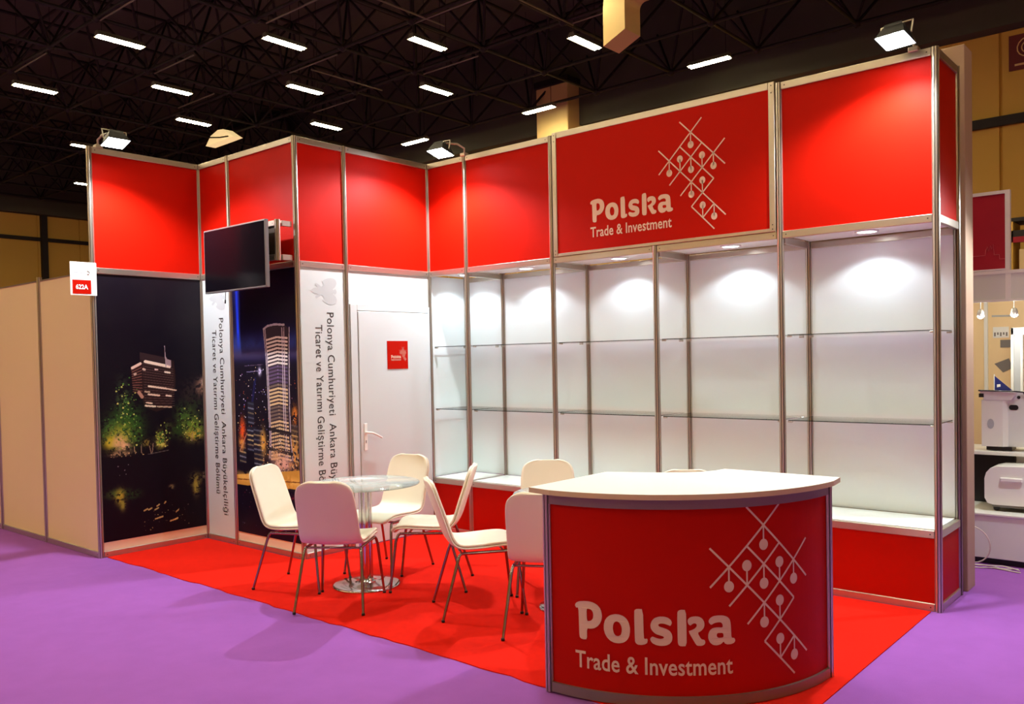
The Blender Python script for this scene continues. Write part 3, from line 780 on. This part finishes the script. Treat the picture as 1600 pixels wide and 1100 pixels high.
# ------------------------------------------------------------------ glass-shelf display cabinets
BAYS = [(0, .5, 'narrow white display cabinet in the corner next to the door'),
        (.5, 1.5, 'white display cabinet with a plain red fascia, second from the door'),
        (1.5, 2.5, 'white display cabinet below the left half of the lettered header'),
        (2.5, 3.5, 'white display cabinet below the right half of the lettered header'),
        (3.5, 4.5, 'white display cabinet at the right end, open red-topped side')]
for i, (a, b, lb) in enumerate(BAYS):
    t = thing('display_cabinet', lb, 'display cabinet', (a, 0, 0))
    w = b-a
    if i > 0: post(t, 0, 0, 0, 2.48 if i == 3 else 3.5)
    post(t, w if i == 0 else w, 0.5, 0, 2.48)
    if i == 0: post(t, 0, 0.5, 0, 2.48)
    beam(t, 0, w, 0, 0.05); beam(t, 0, w, 0.46, 0.51); beam(t, 0, w, *ZB)
    panel(t, 'base_panel', M['red'], 0, w, 0.05, 0.46)
    if i not in (2, 3):
        panel(t, 'fascia_panel', M['red'], 0, w, 2.48, 3.45); beam(t, 0, w, 3.45, 3.5)
    box('back_panel', M['white'], t, 0.012, w-0.012, 0.498, 0.502, 0.514, 2.44)
    MB().box(0.02, w-0.02, 0.485, 0.515, 2.40, 2.445, 0.003).build('back_beam', M['alu'], t)
    box('bottom_board', M['white2'], t, 0.02, w-0.02, 0.018, 0.48, 0.500, 0.514)
    # ceiling board with a round hole for the downlight is one plate
    box('top_board', M['white2'], t, 0.02, w-0.02, 0.018, 0.48, 2.452, 2.464)
    if i > 0:
        beam(t, 0.02, 0.48, 2.40, 2.445, y=0.0, name='side_beam', axis='y')
    if i == 0:
        box('side_panel', M['white'], t, -0.002, 0.002, 0.03, 0.475, 0.514, 2.44)
    # glass shelves on small clips
    for zs in (1.165, 1.76):
        g = MB().box(0.03, w-0.03, 0.03, 0.47, zs, zs+0.006).build('glass_shelf', M['glass'], t)
        e = MB(); e.box(0.03, w-0.03, 0.0275, 0.030, zs, zs+0.005); e.box(0.0275, 0.030, 0.03, 0.47, zs, zs+0.005)
        if i == 4: e.box(w-0.030, w-0.0275, 0.03, 0.47, zs, zs+0.006)
        e.build('shelf_edge', M['gedge'], g)
        c = MB()
        for xx in (0.022, w-0.052):
            for yy in (0.035, 0.43):
                c.box(xx, xx+0.03, yy, yy+0.022, zs-0.012, zs-0.0005, 0.002)
        tag(c.build('shelf_clips', M['alu'], g), kind='stuff')
    if i == 4:
        post(t, w, 0, 0, 3.5); post(t, w, 0.5, 0, 3.5)
        sd = thing('side', None, None); 
        bpy.data.objects.remove(sd)
        for z0, z1 in ((0, 0.05), (0.46, 0.51), ZB, (3.45, 3.5)): beam(t, 0.02-0.02, 0.5, z0, z1, y=w, name='side_beam', axis='y')
        box('side_base_panel', M['red'], t, w-0.002, w+0.002, 0.012, 0.488, 0.05, 0.46)
        box('side_fascia_panel', M['red'], t, w-0.002, w+0.002, 0.012, 0.488, 2.48, 3.45)
DL = ['recessed downlight in the narrow corner cabinet', 'recessed downlight in the cabinet second from the door', 'recessed downlight below the left half of the lettered header',
      'recessed downlight below the right half of the lettered header', 'recessed downlight in the right-end cabinet']
for (xx, lb) in zip((.25, 1.0, 2.0, 3.0, 4.0), DL):
    t = thing('downlight', lb, 'downlight', (xx, .25, 2.452))
    MB().lathe([(0.060, -0.0005), (0.078, -0.0005), (0.078, -0.006), (0.064, -0.009), (0.060, -0.004)], n=28).build('trim_ring', M['white2'], t)
    MB().lathe([(0.002, -0.0065), (0.060, -0.0065), (0.060, -0.0045), (0.002, -0.0045)], n=24).build('lens', M['led'], t)
    ld = bpy.data.lights.new('downlight_beam', 'SPOT'); ld.energy = DOWN_W; ld.spot_size = R(128); ld.spot_blend = 0.35
    ld.color = (0.84, 0.93, 1.0); ld.shadow_soft_size = 0.03
    lo = bpy.data.objects.new('downlight_beam', ld); COL.objects.link(lo); lo.parent = t; lo.location = (0, 0, -0.02)

# ------------------------------------------------------------------ lettered header
hs = thing('header_sign', 'framed red header sign with white wordmark and lattice emblem', 'sign', (1.5, 0, 0))
x0, x1 = 0.026, 1.974
panel(hs, 'red_panel', M['red'], x0, x1, 2.50, 3.48, y=-0.012)
mb = MB(); mb.box(x0, x0+0.045, -0.020, 0.014, 2.482, 3.515, 0.003); mb.build('stile', M['alu'], hs)
mb = MB(); mb.box(x1-0.045, x1, -0.020, 0.014, 2.482, 3.515, 0.003); mb.build('stile', M['alu'], hs)
mb = MB(); mb.box(x0+0.045, x1-0.045, -0.020, 0.014, 3.465, 3.515, 0.003); mb.build('rail', M['alu'], hs)
mb = MB(); mb.box(x0+0.045, x1-0.045, -0.020, 0.014, 2.482, 2.506, 0.003); mb.build('rail', M['alu'], hs)
mb = MB()
for sx in (x0+0.022, x1-0.022):
    for sz in (2.53, 2.50, 3.49, 3.44): mb.box(sx-.004, sx+.004, -0.0215, -0.020, sz-.004, sz+.004)
tag(mb.build('screws', M['groove'], hs), kind='stuff')
artwork(hs, lambda u, v: (u-1.5, -0.0155, v))

# ------------------------------------------------------------------ arm floodlights
def floodlight(foot, head, label, tilt, watts=None):
    """arm clamped on the top beam at foot, lamp head at head, facing down"""
    t = thing('floodlight', label, 'floodlight', foot)
    f = Vector(foot); h = Vector(head)-f
    hz = Vector((h.x, h.y, 0)); dirn = hz.normalized(); ang = math.atan2(dirn.y, dirn.x)
    mb = MB(); mb.box(-0.03, 0.03, -0.03, 0.03, -0.005, 0.025, 0.004); mb.build('clamp', M['alu'], t)
    mb = MB(); mb.tube([(0, 0, 0.02), (0, 0, 0.07), h*0.3+Vector((0, 0, 0.09)), h*0.92+Vector((0, 0, 0.06))], 0.009, 7); mb.build('arm', M['alu'], t)
    mb = MB()
    # tapered housing, open face downwards; local x along the arm
    a, b2, c = 0.085, 0.06, 0.06
    vs = [(-a, -b2*1.5, -0.04), (a, -b2*1.5, -0.04), (a, b2*1.5, -0.04), (-a, b2*1.5, -0.04),
          (-a*.6, -b2, 0.035), (a*.6, -b2, 0.035), (a*.6, b2, 0.035), (-a*.6, b2, 0.035)]
    mb.add(vs, [(4,5,6,7), (0,1,5,4), (1,2,6,5), (2,3,7,6), (3,0,4,7)])
    for k in range(5):
        mb.box(-a*.55+k*.023, -a*.55+k*.023+.006, -b2*.9, b2*.9, .034, .052)
    hh = mb.build('housing', M['black'], t)
    hh.location = h; hh.rotation_euler = (0, tilt, ang)
    g = MB(); g.box(-a+.006, a-.006, -b2*1.5+.006, b2*1.5-.006, -0.041, -0.037)
    g.build('lens', M['lamp'], hh)
    yk = MB(); yk.tube([(0, -b2*1.55, -0.01), (0, -b2*1.6, 0.07), (0, b2*1.6, 0.07), (0, b2*1.55, -0.01)], 0.006, 6); yk.build('yoke', M['alu'], hh)
    ld = bpy.data.lights.new('flood_beam', 'SPOT'); ld.energy = watts or FLOOD_W; ld.spot_size = R(146); ld.spot_blend = 0.55
    ld.color = (0.90, 0.95, 1.0); ld.shadow_soft_size = 0.035
    lo = bpy.data.objects.new('flood_beam', ld); COL.objects.link(lo); lo.parent = hh; lo.location = (0, 0, -0.055)
    return t
floodlight((-1.5, -2.42, 3.5), (-1.14, -2.44, 3.51), 'glaring arm floodlight on the left return wall', R(-13))
floodlight((0.5, 0, 3.5), (0.53, -0.33, 3.50), 'glaring arm floodlight in the inner corner above the cabinets', R(-13))
floodlight((4.38, 0, 3.5), (4.345, -0.25, 3.545), 'glaring arm floodlight above the right-end cabinet', R(-13))

# ------------------------------------------------------------------ television on its bracket frame
br = thing('bracket_frame', 'open aluminium frame jutting from the wall behind the television', 'bracket', (-1.0, -1.5, 0))
for xx, yy in ((0.30, -0.17), (0.985, -0.17)): post(br, xx, yy, 2.47, 2.80)
for z0, z1 in ((2.475, 2.52), (2.75, 2.795)):
    beam(br, 0.30, 0.985, z0, z1, y=-0.17)
    beam(br, -0.155, -0.02, z0, z1, y=0.985, axis='y'); beam(br, -0.155, -0.02, z0, z1, y=0.30, axis='y')
box('mount_board', M['darkbrown'], br, 0.30, 0.985, -0.168, -0.160, 2.52, 2.75)
tv = thing('television', 'black flat television hung in front of the left red panels', 'television', (-0.47, -1.78, 2.52))
hw, hh_ = 0.465, 0.272
MB().box(-hw, hw, -0.012, 0.022, -hh_, hh_, 0.004).build('casing', M['bezel'], tv)
MB().box(-hw+.012, hw-.012, -0.0135, -0.012, -hh_+.016, hh_-.012).build('screen', M['screen'], tv)
MB().box(-0.28, 0.28, 0.022, 0.055, -0.2, 0.16, 0.01).build('back_housing', M['black'], tv)
MB().box(0.0, 0.10, 0.055, 0.086, -0.06, 0.2).build('wall_mount', M['black'], tv)
MB().tube([(-.21, .03, -.27), (-.212, .03, -.31), (-.214, .03, -.335)], .003, 5).build('cable', M['black'], tv)
MB().tube([(-.214, .03, -.335), (-.218, .03, -.365)], .006, 6).build('plug', M['black'], tv)

# ------------------------------------------------------------------ stand number flag
fl_ = thing('number_sign', 'white flag sign with red 622A box at the stand corner', 'sign', (-1.472, -2.695, 2.238), R(90))
box('board', M['white2'], fl_, 0, .215, -0.003, 0, 0, .278)
box('red_box', M['red'], fl_, .016, .168, -0.0045, -0.003, .012, .128)
v, f = fit_text('622A', .10, .036, bold=0.03)
flat('lettering', M['white2'], fl_, ([(a+.042, b+.052) for a, b in v], f), lambda a, b: (a, -.0055, b))
mb = MB()
mb.add([(.016, -.0035, .186), (.125, -.0035, .184), (.125, -.0035, .190), (.016, -.0035, .194)], [(0, 1, 2, 3)])
mb.build('faint_line', M['greyprint'], fl_)
mb = MB(); pts = [(.142+.014*math.sin(R(a)), -.004, .192+.014*math.cos(R(a))) for a in range(-20, 201, 20)]; mb.tube(pts, .003, 5)
mb.build('crescent_mark', M['midgrey'], fl_)

# ------------------------------------------------------------------ neighbouring plain wall on the left
w4 = thing('panel_wall', 'low plain ivory wall of the neighbouring stand on the left', 'exhibition wall', (-3.72, -2.5, 0))
post(w4, 0, 0, 0, 2.48); post(w4, 1.10, 0, 0, 2.48)
for a, b in ((0, 1.10), (1.10, 2.22)):
    beam(w4, a, b, 0, .05)
    panel(w4, 'ivory_panel', M['beige'], a, b, .05, 2.44)
    MB().box(a+.02, b-.02, -.008, .008, 2.44, 2.452).build('cap_rail', M['alu'], w4)
ns = thing('shelf_unit', 'sliver of a neighbouring shelf unit at the left picture edge', 'shelf', (-4.75, -2.5, 0))
post(ns, 0, 0, 0, 2.48)
box('base_panel', M['beige'], ns, .012, 1.008, -.002, .002, .05, .72); beam(ns, 0, 1.03, 0, .05); beam(ns, 0, 1.03, .70, .75)
box('back_panel', M['beige'], ns, 0, 1.03, .45, .454, .05, 2.44); box('shelf_board', M['white2'], ns, .01, 1.0, .0, .44, 1.05, 1.065); box('shelf_board', M['white2'], ns, .01, 1.0, .0, .44, 1.42, 1.435)
for k, (xx, zz) in enumerate(((.86, .75), (.86, 1.065), (.86, 1.435))):
    t = thing('parcel', ('small wrapped white parcel on the lowest shelf', 'small wrapped white parcel on the middle shelf', 'small wrapped white parcel on the top shelf')[k]+' at the left picture edge', 'parcel', (-4.75+xx, -2.35, zz))
    MB().box(-.09, .09, -.08, .08, 0, .13, .015).build('body', M['grey'], t)
    MB().box(-.012, .012, -.082, .082, -.0, .132).build('tape', M['midgrey'], t)

# ------------------------------------------------------------------ tall plain slab at the right end
tag(MB().box(2.2, 4.53, .60, .80, 0, 3.67, .004).build('partition_slab', M['slab']), 'tall plain ivory partition end standing right of the cabinets', 'partition')

# ------------------------------------------------------------------ curved reception counter
CC = (3.36, -1.48)
ct = thing('reception_counter', 'quarter-round red reception counter with cream top', 'counter', (CC[0], CC[1], 0.0065))
def arcpt(r, deg): a = R(deg); return (r*math.sin(a), -r*math.cos(a))
def arcband(name, material, r0, r1, z0, z1, a0=1.2, a1=88.8, n=40):
    poly = [arcpt(r1, a0+(a1-a0)*k/n) for k in range(n+1)] + [arcpt(r0, a1-(a1-a0)*k/n) for k in range(n+1)]
    mb = MB(); N = len(poly)
    vs = [(x, y, z0) for x, y in poly]+[(x, y, z1) for x, y in poly]
    for i in range(N):
        j = (i+1) % N
        mb.add([vs[i], vs[j], vs[N+j], vs[N+i]], [(0, 1, 2, 3)], i < n or (n < i < N-1))
    for k in range(n):
        a, b, c, d_ = k, k+1, N-2-k, N-1-k
        mb.add([vs[a], vs[b], vs[c], vs[d_]], [(3, 2, 1, 0)]); mb.add([vs[N+a], vs[N+b], vs[N+c], vs[N+d_]], [(0, 1, 2, 3)])
    return mb.build(name, material, ct)
arcband('front_panel', M['red'], 0.994, 1.0, 0.05, 0.93)
arcband('bottom_rail', M['aludark'], 0.985, 1.014, 0.003, 0.05)
arcband('top_rail', M['aludark'], 0.985, 1.014, 0.922, 0.97)
post(ct, 0, -1.0, 0.0, 0.97); post(ct, 1.0, 0, 0.0, 0.97)
post(ct, 0, -0.5, 0, .97); post(ct, .5, 0, 0, .97)
box('side_panel', M['white'], ct, -0.002, 0.002, -0.98, -0.52, 0.03, 0.93); box('side_panel', M['white'], ct, 0.52, 0.98, -0.002, 0.002, 0.03, 0.93)
beam(ct, -0.98, -.52, .922, .97, y=0, axis='y', name='side_rail'); beam(ct, .52, .98, .922, .97, y=0, name='side_rail')
box('inner_shelf', M['white2'], ct, 0.03, .45, -.45, -.03, .5, .515)
# cream top: outer arc with overhang, notched inner edge
n = 40
outer = [(-0.085, -1.035)] + [arcpt(1.055, 3+84*k/n) for k in range(n+1)] + [(1.035, 0.085)]
inner = [(0.40, 0.085), (.39, -.01), (.355, -.09), (.29, -.165), (.20, -.225), (.08, -.285), (-.085, -.36)]
tp = outer+inner
mb = MB(); N = len(tp)
cu = bpy.data.curves.new('tmp', 'CURVE'); bpy.data.curves.remove(cu)
v, f = poly_fill([tp])
mb.add([(a, b, 0.997) for a, b in v], f); mb.add([(a, b, 0.972) for a, b in v], [q[::-1] for q in f])
mb.cur = 1
mb.add([(x, y, 0.972) for x, y in tp]+[(x, y, 0.997) for x, y in tp], [(i, (i+1) % N, N+(i+1) % N, N+i) for i in range(N)])
mb.build('counter_top', [M['top'], M['topedge']], ct)
def cmap(u, v):
    a = R(8.756)+(u-1.908)/1.0
    return (1.003*math.sin(a), -1.003*math.cos(a), v-2.457)
artwork(ct, cmap, lift=0.020)

# ------------------------------------------------------------------ chairs
def make_chair():
    """shell chair facing local +y"""
    t = thing('chair', None, 'chair')
    # centre line of seat and back (y, z, half width)
    prof = [(.235, .405, .150), (.232, .425, .195), (.215, .438, .208), (.15, .443, .213), (.05, .436, .215), (-.06, .430, .215), (-.13, .432, .214), (-.175, .447, .212), (-.205, .48, .210),
            (-.225, .53, .208), (-.25, .61, .206), (-.278, .69, .203), (-.302, .76, .200), (-.318, .81, .190), (-.327, .838, .170), (-.333, .856, .135), (-.336, .866, .085)]
    nx = 11
    def sheet(off, shrink, th, name, material):
        vs = []; fs = []
        P = [Vector((0, y, z)) for y, z, w in prof]
        for i, (y, z, w) in enumerate(prof):
            a = P[max(i-1, 0)]; b = P[min(i+1, len(P)-1)]
            tg = (b-a).normalized(); nr = Vector((0, -tg.z, tg.y)) * -1   # towards the sitter
            nr = Vector((0, tg.z, -tg.y))
            for k in range(nx):
                s = -1+2*k/(nx-1)
                curl = 0.012*abs(s)**3
                p = P[i]+nr*(off+curl)
                vs.append((s*(w-shrink), p.y, p.z))
        for i in range(len(prof)-1):
            for k in range(nx-1):
                fs.append((i*nx+k, i*nx+k+1, (i+1)*nx+k+1, (i+1)*nx+k))
        mb = MB(); mb.add(vs, fs, True)
        o = mb.build(name, material, t)
        sol = o.modifiers.new('thick', 'SOLIDIFY'); sol.thickness = th; sol.offset = 0
        sb = o.modifiers.new('soft', 'SUBSURF'); sb.levels = 1; sb.render_levels = 2
        return o
    sheet(0.0, 0.0, 0.016, 'shell', M['shell'])
    sheet(0.017, 0.006, 0.022, 'cushion', M['leather'])
    for s in (-1, 1):
        MB().tube([(s*.185, .20, .408), (s*.19, .212, .395), (s*.197, .225, .355), (s*.225, .267, 0.008)], [.010, .0105, .0105, .009], 8).build('leg', M['legm'], t)
        MB().tube([(s*.185, -.14, .408), (s*.19, -.152, .395), (s*.197, -.165, .355), (s*.23, -.268, 0.008)], [.010, .0105, .0105, .009], 8).build('leg', M['legm'], t)
    fm = MB()
    for s in (-1, 1): fm.tube([(s*.185, .20, .410), (s*.185, -.14, .410)], .010, 8)
    fm.tube([(-.185, -.13, .406), (.185, -.13, .406)], .008, 8); fm.tube([(-.185, .14, .406), (.185, .14, .406)], .008, 8)
    fm.build('seat_frame', M['legm'], t)
    gl = MB()
    for x, y in ((.225, .267), (-.225, .267), (.23, -.268), (-.23, -.268)): gl.lathe([(.011, 0), (.012, .012), (.009, .016)], x, y, 8)
    tag(gl.build('foot_caps', M['black'], t), kind='stuff')
    return t
CH = [((.66, -1.99), (.92, .39), 'cream chair in front of the tower picture, facing right'),
      ((1.30, -2.14), (-.56, .83), 'cream chair with its back to the camera, left of the others'),
      ((.845, -1.315), (.20, -.98), 'cream chair behind the glass table by the door, facing the camera'),
      ((1.45, -1.43), (-.79, -.61), 'cream chair facing left, its back leaning right before the cabinets'),
      ((2.137, -1.676), (.60, .80), 'cream chair facing right, nearest the middle of the stand'),
      ((2.18, -.98), (.62, -.78), 'cream chair facing the camera beside the middle cabinet'),
      ((2.76, -1.72), (-.48, .88), 'cream chair with its back to the camera, half hidden by the counter'),
      ((3.30, -.955), (.55, -.83), 'cream chair hidden behind the counter, only its top edge showing')]
proto = make_chair()
for i, ((x, y), (dx, dy), lb) in enumerate(CH):
    o = proto if i == 0 else copy_tree(proto)
    o.location = (x, y, 0.006); o.rotation_euler = (0, 0, math.atan2(-dx, dy)); o['label'] = lb; o['group'] = 'cream chairs on the red carpet'

# ------------------------------------------------------------------ glass tables
def make_table():
    t = thing('glass_table', None, 'table')
    g = MB(); g.lathe([(.398, .735), (.40, .738), (.40, .744), (.398, .747)], n=64); g.build('table_top', M['tableglass'], t)
    for k in range(4):
        a = R(45+90*k)
        MB().tube([(.034*math.cos(a), .034*math.sin(a), .02), (.034*math.cos(a), .034*math.sin(a), .728)], .0145, 10).build('column_tube', M['chrome'], t)
    MB().lathe([(.07, .725), (.09, .728), (.09, .734), (.02, .7345)], n=32).build('top_plate', M['chrome'], t)
    MB().lathe([(.245, 0), (.247, .006), (.235, .013), (.16, .020), (.09, .026), (.055, .034), (.05, .05)], n=56).build('base', M['chrome'], t)
    return t
ta = make_table(); ta.location = (1.06, -1.72, .006); ta['label'] = 'round glass table on chrome columns among the left chairs'; ta['group'] = 'round glass tables'
tb = copy_tree(ta); tb.location = (2.62, -1.26, .006); tb['label'] = 'round glass table behind the counter, only its chrome base edge showing'

# ------------------------------------------------------------------ neighbouring stand on the far right
t = thing('platform', 'low white platform of the neighbouring stand at the right edge', 'platform', (4.2, 1.5, 0))
MB().box(0, 2.2, 0, 1.65, 0.05, 0.375, .004).build('body', M['grey'], t); MB().box(0.02, 2.18, 0.05, 1.62, 0, .05).build('plinth', M['black'], t); MB().box(-.01, 2.22, -.012, 1.66, .375, .392, .003).build('deck', M['device'], t)
t = thing('booth_wall', 'cream back wall with prints in the neighbouring stand on the right', 'exhibition wall', (3.3, 3.2, 0))
box('wall_panel', M['beige'], t, 0, 2.4, 0, .03, 0, 2.25)
for xx in (.80, 1.9): box('wall_post', M['grey'], t, xx, xx+.03, -.03, 0, 0, 2.25)
mb = MB(); mb.add([(.86, -.002, 1.935), (1.08, -.002, 1.93), (1.08, -.002, 1.945), (.86, -.002, 1.95)], [(0, 1, 2, 3)]); mb.build('faint_heading', M['greyprint'], t)
mb = MB(); mb.box(.87, 1.0, -.006, 0, 1.74, 1.84); mb.build('picture', M['grey'], t)
mb = MB()
for k in range(5): mb.box(.88+.024*k, .893+.024*k, -.008, -.006, 1.755+.012*(k % 2), 1.79+.02*((k*3) % 3))
mb.build('picture_marks', M['midgrey'], t)
mb = MB(); mb.box(.93, 1.02, -.006, 0, 1.65, 1.72); mb.build('picture', M['midgrey'], t)
mb = MB(); mb.add([(.88, -.004, 1.50), (.95, -.004, 1.42), (1.03, -.004, 1.46), (1.0, -.004, 1.55)], [(0, 1, 2, 3)]); mb.build('picture_outline', M['midgrey'], t)
t = thing('booth_fascia', 'white fascia board above the neighbouring stand on the right', 'fascia', (4.1, 1.6, 0))
MB().box(0, 2.4, 0, .05, 2.0, 2.225, .004).build('board', M['grey'], t)
MB().box(.475, .51, -.006, 0, 2.0, 2.225).build('mullion', M['white2'], t); MB().box(0, 2.4, -.008, 0, 2.205, 2.23).build('edge_rail', M['white2'], t); MB().box(0, 2.4, -.008, 0, 1.995, 2.012).build('edge_rail', M['white2'], t)
t = thing('banner', 'crimson skyline banner in white frame above the right fascia', 'banner', (4.0, 1.6, 2.232))
MB().box(0, .575, 0, .03, 0, .575, .003).build('print', M['crimson'], t)
mb = MB(); mb.box(.575, .608, -.008, .038, 0, .60); mb.box(0, .575, -.008, .038, .575, .60); mb.box(0, .575, -.008, .038, -.0, .012); mb.build('frame', M['white2'], t)
mb = MB(); mb.tube([(.30, -.002, .12), (.44, -.002, .12), (.444, -.002, .16), (.455, -.002, .185), (.462, -.002, .15), (.475, -.002, .19), (.485, -.002, .165), (.495, -.002, .20), (.50, -.002, .12), (.535, -.002, .12), (.537, -.002, .085), (.575, -.002, .085)], .0022, 4)
mb.build('skyline_line', M['rose'], t)
for k, (xx, lb) in enumerate(((4.32, 'small lit spot behind the ivory partition end'), (4.56, 'small lit spot below the right fascia board'))):
    t = thing('spotlight', lb, 'spotlight', (xx, 2.0, 1.93))
    MB().lathe([(.004, .03), (.018, .025), (.026, 0), (.028, -.03)], n=14).build('shade', M['grey'], t)
    MB().lathe([(.002, -.045), (.018, -.04), (.024, -.028), (.002, -.026)], n=14).build('bulb', M['led'], t)
    ld = bpy.data.lights.new('bulb_light', 'POINT'); ld.energy = 9; ld.color = (1, .93, .8); ld.shadow_soft_size = .03
    lo = bpy.data.objects.new('bulb_light', ld); COL.objects.link(lo); lo.parent = t; lo.location = (0, 0, -.09)
    MB().tube([(0, 0, .03), (0, -.0, .10), (0, -.362, .16)], .004, 5).build('stem', M['grey'], t)
t = thing('instrument', 'upright white medical instrument on the right platform', 'instrument', (4.44, 1.95, .835))
mb = MB(); mb.prism([(-.09, -.08), (.06, -.08), (.09, -.05), (.09, .12), (-.09, .12)], .03, .40); mb.build('column_body', M['device'], t)
mb = MB(); mb.prism([(.09, -.04), (.30, -.04), (.30, .12), (.09, .12)], .03, .46); mb.build('side_body', M['grey'], t)
mb = MB(); mb.add([(-.10, -.10, .47), (.16, -.10, .46), (.16, .12, .46), (-.10, .12, .47), (-.07, -.085, .40), (.12, -.085, .40), (.12, .12, .40), (-.07, .12, .40)], [(0,1,2,3)[::-1], (4,5,6,7), (0,1,5,4), (1,2,6,5), (2,3,7,6), (3,0,4,7)]); mb.build('head', M['device'], t)
MB().tube([(-.105, -.11, .475), (.16, -.11, .468), (.20, -.06, .462), (.215, -.05, .42), (.215, -.05, .28)], .006, 6).build('trim_band', M['black'], t)
MB().box(-.105, -.07, -.10, -.05, .42, .45).build('hook', M['black'], t)
mb = MB(); P_ = [(.115+.03*(1 if math.cos(R(a)) > 0 else 0)+.018*math.cos(R(a))*1.0, -.046, .34+.020*math.sin(R(a))) for a in range(0, 360, 20)]
mb.add(P_, [tuple(range(len(P_)))]); mb.build('oval_port', M['black'], t)
mb = MB(); P_ = [(.165+.012*math.cos(R(a)), -.046, .42+.013*math.sin(R(a))) for a in range(0, 360, 24)]; mb.add(P_, [tuple(range(len(P_)))]); mb.build('round_port', M['black'], t)
mb = MB(); P_ = [(-.025+.024*math.cos(R(a)), -.0815, .21+.04*math.sin(R(a))) for a in range(0, 360, 30)]; mb.add(P_, [tuple(range(len(P_)))]); mb.build('badge', M['greyprint'], t)
mb = MB(); mb.box(-.06, .12, -.06, .1, 0, .03); mb.build('base', M['black'], t)
t = thing('instrument_stand', 'white stand with dark cover under the upright instrument', 'stand', (4.44, 2.05, .392))
MB().box(-.35, .12, -.02, .3, 0, .40, .01).build('dark_cover', M['black'], t); MB().box(-.36, .5, -.2, .32, .405, .437, .006).build('tray', M['device'], t)
MB().box(.10, .48, -.0, .3, 0, .4, .01).build('leg_block', M['device'], t)
t = thing('instrument_cart', 'rounded white wheeled instrument case on the right platform', 'instrument', (4.42, 1.62, .392))
side = [(.0, .10), (.0, .25), (.012, .295), (.04, .33), (.09, .345), (.42, .355), (.42, .055), (.06, .05), (.02, .06)]
nn = len(side); mb = MB(); mb.add([(a, -.0, b) for a, b in side]+[(a, .3, b) for a, b in side], [tuple(range(nn)), tuple(range(nn, 2*nn))[::-1]]+[(i, nn+i, nn+(i+1) % nn, (i+1) % nn) for i in range(nn)]); mb.build('case', M['device'], t, recalc=True)
MB().box(.11, .26, -.02, 0, .235, .265, .006).build('handle', M['device'], t); MB().box(.05, .42, .02, .28, .03, .055, .004).build('chassis', M['midgrey'], t)
for yy in (.05, .25): MB().tube([(.075, yy-.015, .022), (.075, yy+.015, .022)], .022, 12).build('castor', M['black'], t)
MB().tube([(.37, .035, .022), (.37, .065, .022)], .022, 12).build('castor', M['black'], t)
t = thing('pennant', 'dark blue triangular pennant behind the white instrument', 'pennant', (4.39, 2.13, 1.28))
mb = MB(); mb.add([(0, 0, 0), (.13, 0, 0.02), (0, 0, .14), (0, .004, 0), (.13, .004, 0.02), (0, .004, .14)], [(0,1,2), (5,4,3), (0,3,4,1), (1,4,5,2), (2,5,3,0)]); mb.build('cloth', M['navy'], t)
MB().tube([(0, 0.002, -.452), (0, .002, .15)], .004, 5).build('staff', M['grey'], t)
mb = MB(); mb.add([(.02, -.001, .045), (.045, -.001, .05), (.045, -.001, .07), (.02, -.001, .068)], [(0,1,2,3)]); mb.build('badge', M['white2'], t)
t = thing('display_rack', 'white upright frame behind the instruments at the right edge', 'frame', (4.46, 2.4, .392))
for a, b, c, e in ((0, .022, 0, 1.42), (.07, .09, 0, 1.36), (0, .3, 1.36, 1.42)): MB().box(a, b, 0, .03, c, e, .003).build('bar', M['grey'], t)
MB().box(.022, .07, .01, .02, .6, 1.36).build('infill', M['greyprint'], t)
cb = MB()
random.seed(9)
for k in range(3):
    pts = []
    for q in range(13):
        a = q/12
        pts.append((4.38+.32*a+.02*math.sin(5*a+k), 1.42-.03*k+.025*math.sin(7*a+2*k), .006+(.02*math.sin(math.pi*a) if k == 1 else 0)))
    cb.tube(pts, .005, 6)
pts = [(4.40+.16*math.sin(R(a)), 1.46, .17-.165*math.cos(R(a))) for a in range(-30, 181, 15)]
cb.tube([(4.36+.14*math.sin(R(a)), 1.47-.0006*(a), .16-.15*math.cos(R(a))) for a in range(5, 186, 15)], .005, 6)
tag(cb.build('cable', M['cablew']), 'loose white cables on the floor beside the right platform', 'cable')
floodlight((5.25, 1.62, 2.23), (5.25, .95, 2.75), 'unseen arm floodlight added for the neighbouring stand, beyond the right picture edge', R(-30), 150)  # added out of view to brighten the neighbouring fascia and instruments
# far high shelf seen right of the banner
t = thing('far_shelf', 'dark high shelf with boxes seen right of the crimson banner', 'shelf', (3.95, 5.0, 0))
box('board', M['darkrail'], t, 0, 1.2, 0, .4, 3.03, 3.07); box('board', M['darkrail'], t, 0, 1.2, 0, .4, 2.86, 2.93); box('panel', M['crimson'], t, 0, 1.2, 0, .05, 2.80, 2.86)
box('upright', M['cladding'], t, 0, .06, 0, .4, 0, 3.03); box('upright', M['cladding'], t, 1.14, 1.2, 0, .4, 0, 3.03); box('carton', M['beige'], t, .12, .6, .0, .3, 2.30, 2.72); box('board', M['darkrail'], t, 0, 1.2, 0, .4, 2.26, 2.30)
# square crimson sign with a spiral high on the ochre wall
t = thing('wall_sign', 'small crimson square sign with pale spiral high on the ochre wall', 'sign', (2.42, 13.48, 7.05))
box('plate', mat('dull_crimson_print', srgb(120, 50, 52), .6), t, 0, .66, -.02, 0, 0, .68)
mb = MB(); pts = []
for k in range(40):
    a = R(k*24); r = .22*(1-k/44); pts.append((.33+r*math.cos(a), -.025, .40+r*math.sin(a)))
mb.tube(pts, .012, 5); mb.build('spiral', M['ochre'], t)
MB().box(.1, .56, -.023, -.02, .08, .12).build('caption_line', M['ochre'], t)
